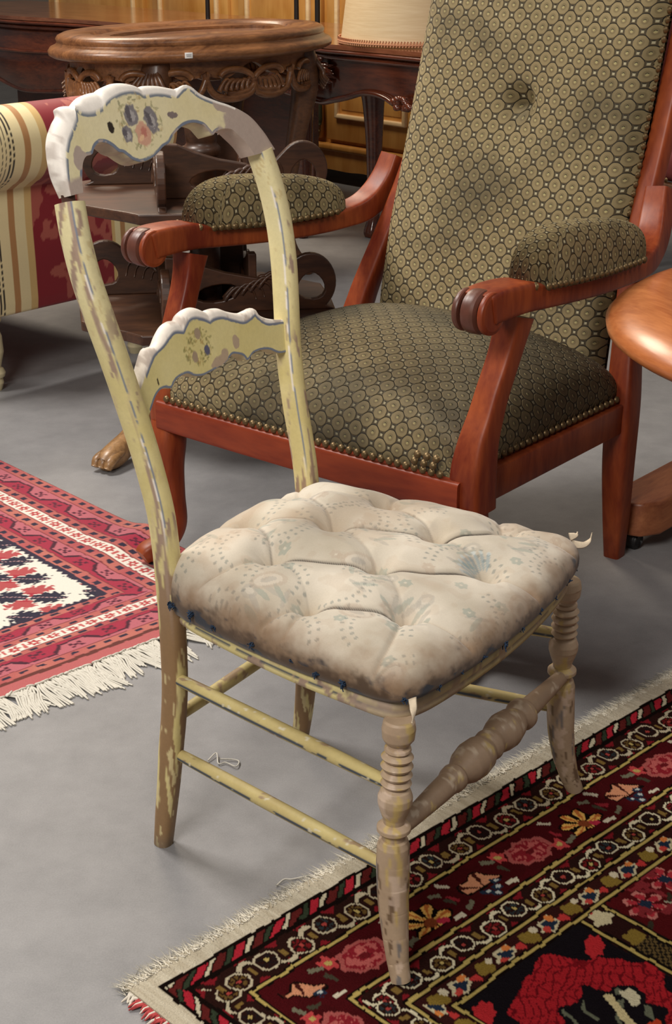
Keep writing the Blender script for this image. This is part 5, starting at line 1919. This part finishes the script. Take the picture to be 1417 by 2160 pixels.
# ------------------------------------------------------------------ honey-coloured cabinet
cab = empty('cabinet', (-.02, 7.15, 0), math.atan2(-.728, .685))
tag(cab, 'honey-coloured panelled cabinet with scalloped plinth at the very back', 'cabinet')
X0, X1, HC, DC = -2.3, 1.1, 1.25, .5
mb = Mesh()
box(mb, (X0, .012, .10), (X1, DC, HC))
mb.build('carcass', MAT['honey'], cab, smooth=False)
mb = Mesh()
pl = [(X0, .16), (X0, .02)]
for xx in np.linspace(X0, X1, 90):
    pl.append((xx, .052 + .012 * math.cos(xx * 9.0) + (.022 * math.exp(-((math.fmod(xx + 20, .9) - .45) / .1) ** 2))))
pl += [(X1, .02), (X1, .16)]
prism(mb, pl[::-1], (1, 0, 0), (0, 0, 1), (0, 1, 0), (0, 0, 0), .03)
mb.build('scalloped_plinth', MAT['honey'], cab, bevel=.003, smooth=False)
mb = Mesh()
box(mb, (X0 - .02, -.03, .150), (X1 + .02, .02, .182))
mb.build('plinth_moulding', MAT['honey'], cab, bevel=.010)
mb = Mesh()
box(mb, (X0 - .03, -.04, HC), (X1 + .03, DC + .02, HC + .04))
mb.build('cornice', MAT['honey'], cab, bevel=.010)
for x0, x1 in ((-2.25, -1.40), (-1.32, -.72), (-.64, -.06), (-.02, .56), (.60, 1.08)):
    mb = Mesh()
    box(mb, (x0, -.012, .20), (x1, .014, HC - .05))
    dr = mb.build('door', MAT['honey'], cab, bevel=.004)
    for (a0, a1, b0, b1) in ((x0 + .075, x1 - .075, .300, .322), (x0 + .075, x1 - .075, HC - .16, HC - .138)):
        mb = Mesh()
        beam(mb, (a0, -.018, (b0 + b1) / 2), (a1, -.018, (b0 + b1) / 2), .022, b1 - b0)
        mb.build('panel_moulding', MAT['honey_light'], dr, bevel=.006)
    for a0 in (x0 + .075, x1 - .075):
        mb = Mesh()
        beam(mb, (a0, -.018, .300), (a0, -.018, HC - .138), .022, .022, up=(1, 0, 0))
        mb.build('panel_moulding', MAT['honey_light'], dr, bevel=.006)
    mb = Mesh()
    box(mb, (x0 + .10, -.016, .34), (x1 - .10, -.010, HC - .18))
    mb.build('panel', MAT['honey'], dr, bevel=.003)
mb = Mesh()
lathe_path(mb, (-.055, -.030, .50), (-.055, -.030, .262), smooth_prof([(0, .005), (.4, .006), (.42, .012), (.5, .016), (.9, .017), (1, .013)], 20), 12)
tas = mb.build('key_tassel', MAT['green'], cab)
mb = Mesh()
lathe_path(mb, (-.055, -.030, .262), (-.055, -.030, .205), smooth_prof([(0, .006), (.2, .010), (.35, .006), (.5, .010), (.7, .005), (1, .003)], 20), 12)
mb.build('brass_drop', MAT['brass'], tas)

# ------------------------------------------------------------------ round cherry table at right
rt = empty('round_table', (.935, 2.30, .009), math.radians(20))
tag(rt, 'polished orange cherry pedestal table with thick moulded round top at right edge', 'table')
mb = Mesh()
th = np.linspace(0, 2 * np.pi, 160, endpoint=False)
rt_prof = [(.0, .640), (.366, .640), (.374, .638), (.377, .634), (.378, .628), (.384, .6255), (.400, .6265), (.43, .6265), (.455, .623), (.480, .614), (.498, .602), (.508, .590), (.506, .578), (.495, .570), (.47, .566), (.30, .564), (.0, .564)]
R_ = np.stack([np.stack([max(r_, 1e-4) * np.cos(th), max(r_, 1e-4) * np.sin(th), np.full(160, z_)], -1) for r_, z_ in rt_prof], 1)
mb.grid(R_, None, wrap_u=True, flip=False)
mb.build('top', MAT['cherry'], rt, sharp=50)
mb = Mesh()
lathe_path(mb, (0, 0, .11), (0, 0, .57), smooth_prof([(0, .085), (.06, .09), (.12, .06), (.2, .05), (.35, .07), (.5, .075), (.62, .05), (.7, .04), (.8, .05), (.9, .075), (1, .11)], 50), 32)
mb.build('pedestal', MAT['cherry'], rt)
for k in range(3):
    a = k * 2.094 - .6
    Q = catmull([(.05 * math.cos(a), .05 * math.sin(a), .18, .035), (.16 * math.cos(a), .16 * math.sin(a), .14, .03), (.26 * math.cos(a), .26 * math.sin(a), .06, .026), (.33 * math.cos(a), .33 * math.sin(a), .028, .026), (.36 * math.cos(a), .36 * math.sin(a), .02, .018)], 24)
    mb = Mesh()
    sweep(mb, Q[:, :3], Q[:, 3], Q[:, 3], ref=(0, 0, 1), k=14, power=3)
    mb.build('foot', MAT['cherry'], rt)

# ------------------------------------------------------------------ runner base on casters, behind the armchair's rear leg
rb = empty('runner_base', (.575, 2.835, 0), math.atan2(.150, .128))
tag(rb, 'brown wooden table base runner on black casters behind the armchair rear leg', 'table base')
for yo in (0.0, -.62):
    mb = Mesh()
    out = [(-.02, -.052), (-.028, -.03), (-.028, .0), (-.02, .022), (.0, .034)] + [(.55, .034), (.57, .02), (.57, -.06), (.55, -.075)] + [(.02, -.075)]
    prism(mb, out, (1, 0, 0), (0, 1, 0), (0, 0, 1), (.012, yo, .0755), .073)
    rn = mb.build('runner', MAT['cherry_base'], rb, bevel=.012, segs=4)
    for xo in (.020, .50):
        mb = Mesh()
        lathe_path(mb, (xo, yo - .035, .020), (xo, yo + .0, .020), smooth_prof([(0, .014), (.15, .0195), (.85, .0195), (1, .014)], 8), 20)
        beam(mb, (xo + .004, yo - .018, .038), (xo - .002, yo - .018, .020), .03, .012, up=(1, 0, 0))
        mb.build('caster', MAT['rubber'], rn)
mb = Mesh()
beam(mb, (.40, .0, .09), (.40, -.62, .09), .05, .06)
mb.build('cross_bar', MAT['cherry_base'], rb, bevel=.006)

# ------------------------------------------------------------------ dark red upholstered chair at the right edge
rc = empty('upholstered_chair', (1.02, 4.35, 0), math.radians(30))
tag(rc, 'dark red upholstered chair with carved brown apron at the right edge behind the armchair', 'chair')
mb = Mesh()
box(mb, (-.04, -.05, .47), (.50, .50, .56))
mb.build('seat', MAT['redvelvet'], rc, bevel=.03, segs=4)
mb = Mesh()
box(mb, (-.03, .44, .54), (.49, .52, 1.0))
mb.build('backrest', MAT['redvelvet'], rc, bevel=.03, segs=4)
mb = Mesh()
ap = [(-.04, .470), (-.04, .40)] + [(x_, .415 - .022 * math.cos((x_ - .02) * 26)) for x_ in np.linspace(.0, .48, 30)] + [(.50, .40), (.50, .470)]
prism(mb, ap[::-1], (1, 0, 0), (0, 0, 1), (0, 1, 0), (0, -.045, 0), .03)
prism(mb, [(u_ + 0, v_) for u_, v_ in ap[::-1]], (0, 1, 0), (0, 0, 1), (1, 0, 0), (-.035, -.01, 0), .03)
mb.build('carved_apron', MAT['walnut'], rc, bevel=.005, smooth=False)
mb = Mesh()
for k in range(9):
    a = k / 9 * 6.28
    sweep(mb, catmull([(-.056, .02, .428), (-.066, .02 + .016 * math.cos(a), .428 + .016 * math.sin(a)), (-.056, .02 + .032 * math.cos(a), .428 + .032 * math.sin(a))], 7), [.002, .006, .008, .009, .008, .006, .002], ref=(1, 0, 0), k=6)
mb.build('rosette', MAT['walnut'], rc)
for x_, y_ in ((-.02, -.03), (.48, -.03), (-.02, .49), (.48, .49)):
    mb = Mesh()
    lathe_path(mb, (x_, y_, .45), (x_, y_, 0), smooth_prof([(0, .026), (.1, .028), (.13, .018), (.17, .024), (.22, .018), (.5, .021), (.8, .016), (.85, .024), (.9, .02), (1, .014)], 40), 18)
    mb.build('leg', MAT['walnut'], rc)
for k in range(14):
    mb = Mesh()
    o = None
    p_ = np.array([-.045, -.04 + k * .038, .478])
    lathe_path(mb, p_ + (.003, 0, 0), p_ + (-.004, 0, 0), [(0, .007), (.5, .006), (1, .001)], 8)
    mb.build('brass_nail', MAT['brass'], rc)

# ------------------------------------------------------------------ bits of thread and grit on the floor
for lab, pts in (('loose looped white cotton thread on the floor behind the lower side stretcher', [(-.196, 2.008, .003), (-.184, 2.026, .006), (-.179, 2.000, .003), (-.168, 2.003, .003), (-.152, 1.990, .004), (-.148, 2.006, .003), (-.158, 2.012, .003), (-.178, 2.010, .005)]),
                 ('thin pale thread on the floor just outside the dark rug', [(-.080, 1.692, .002), (-.070, 1.705, .003), (-.060, 1.707, .002), (-.045, 1.712, .002), (-.033, 1.716, .002)])):
    mb = Mesh()
    sweep(mb, catmull(pts, 40), .0011, ref=(0, 0, 1), k=5)
    tag(mb.build('thread', MAT['yarn']), lab, 'thread', 'loose threads on the floor')
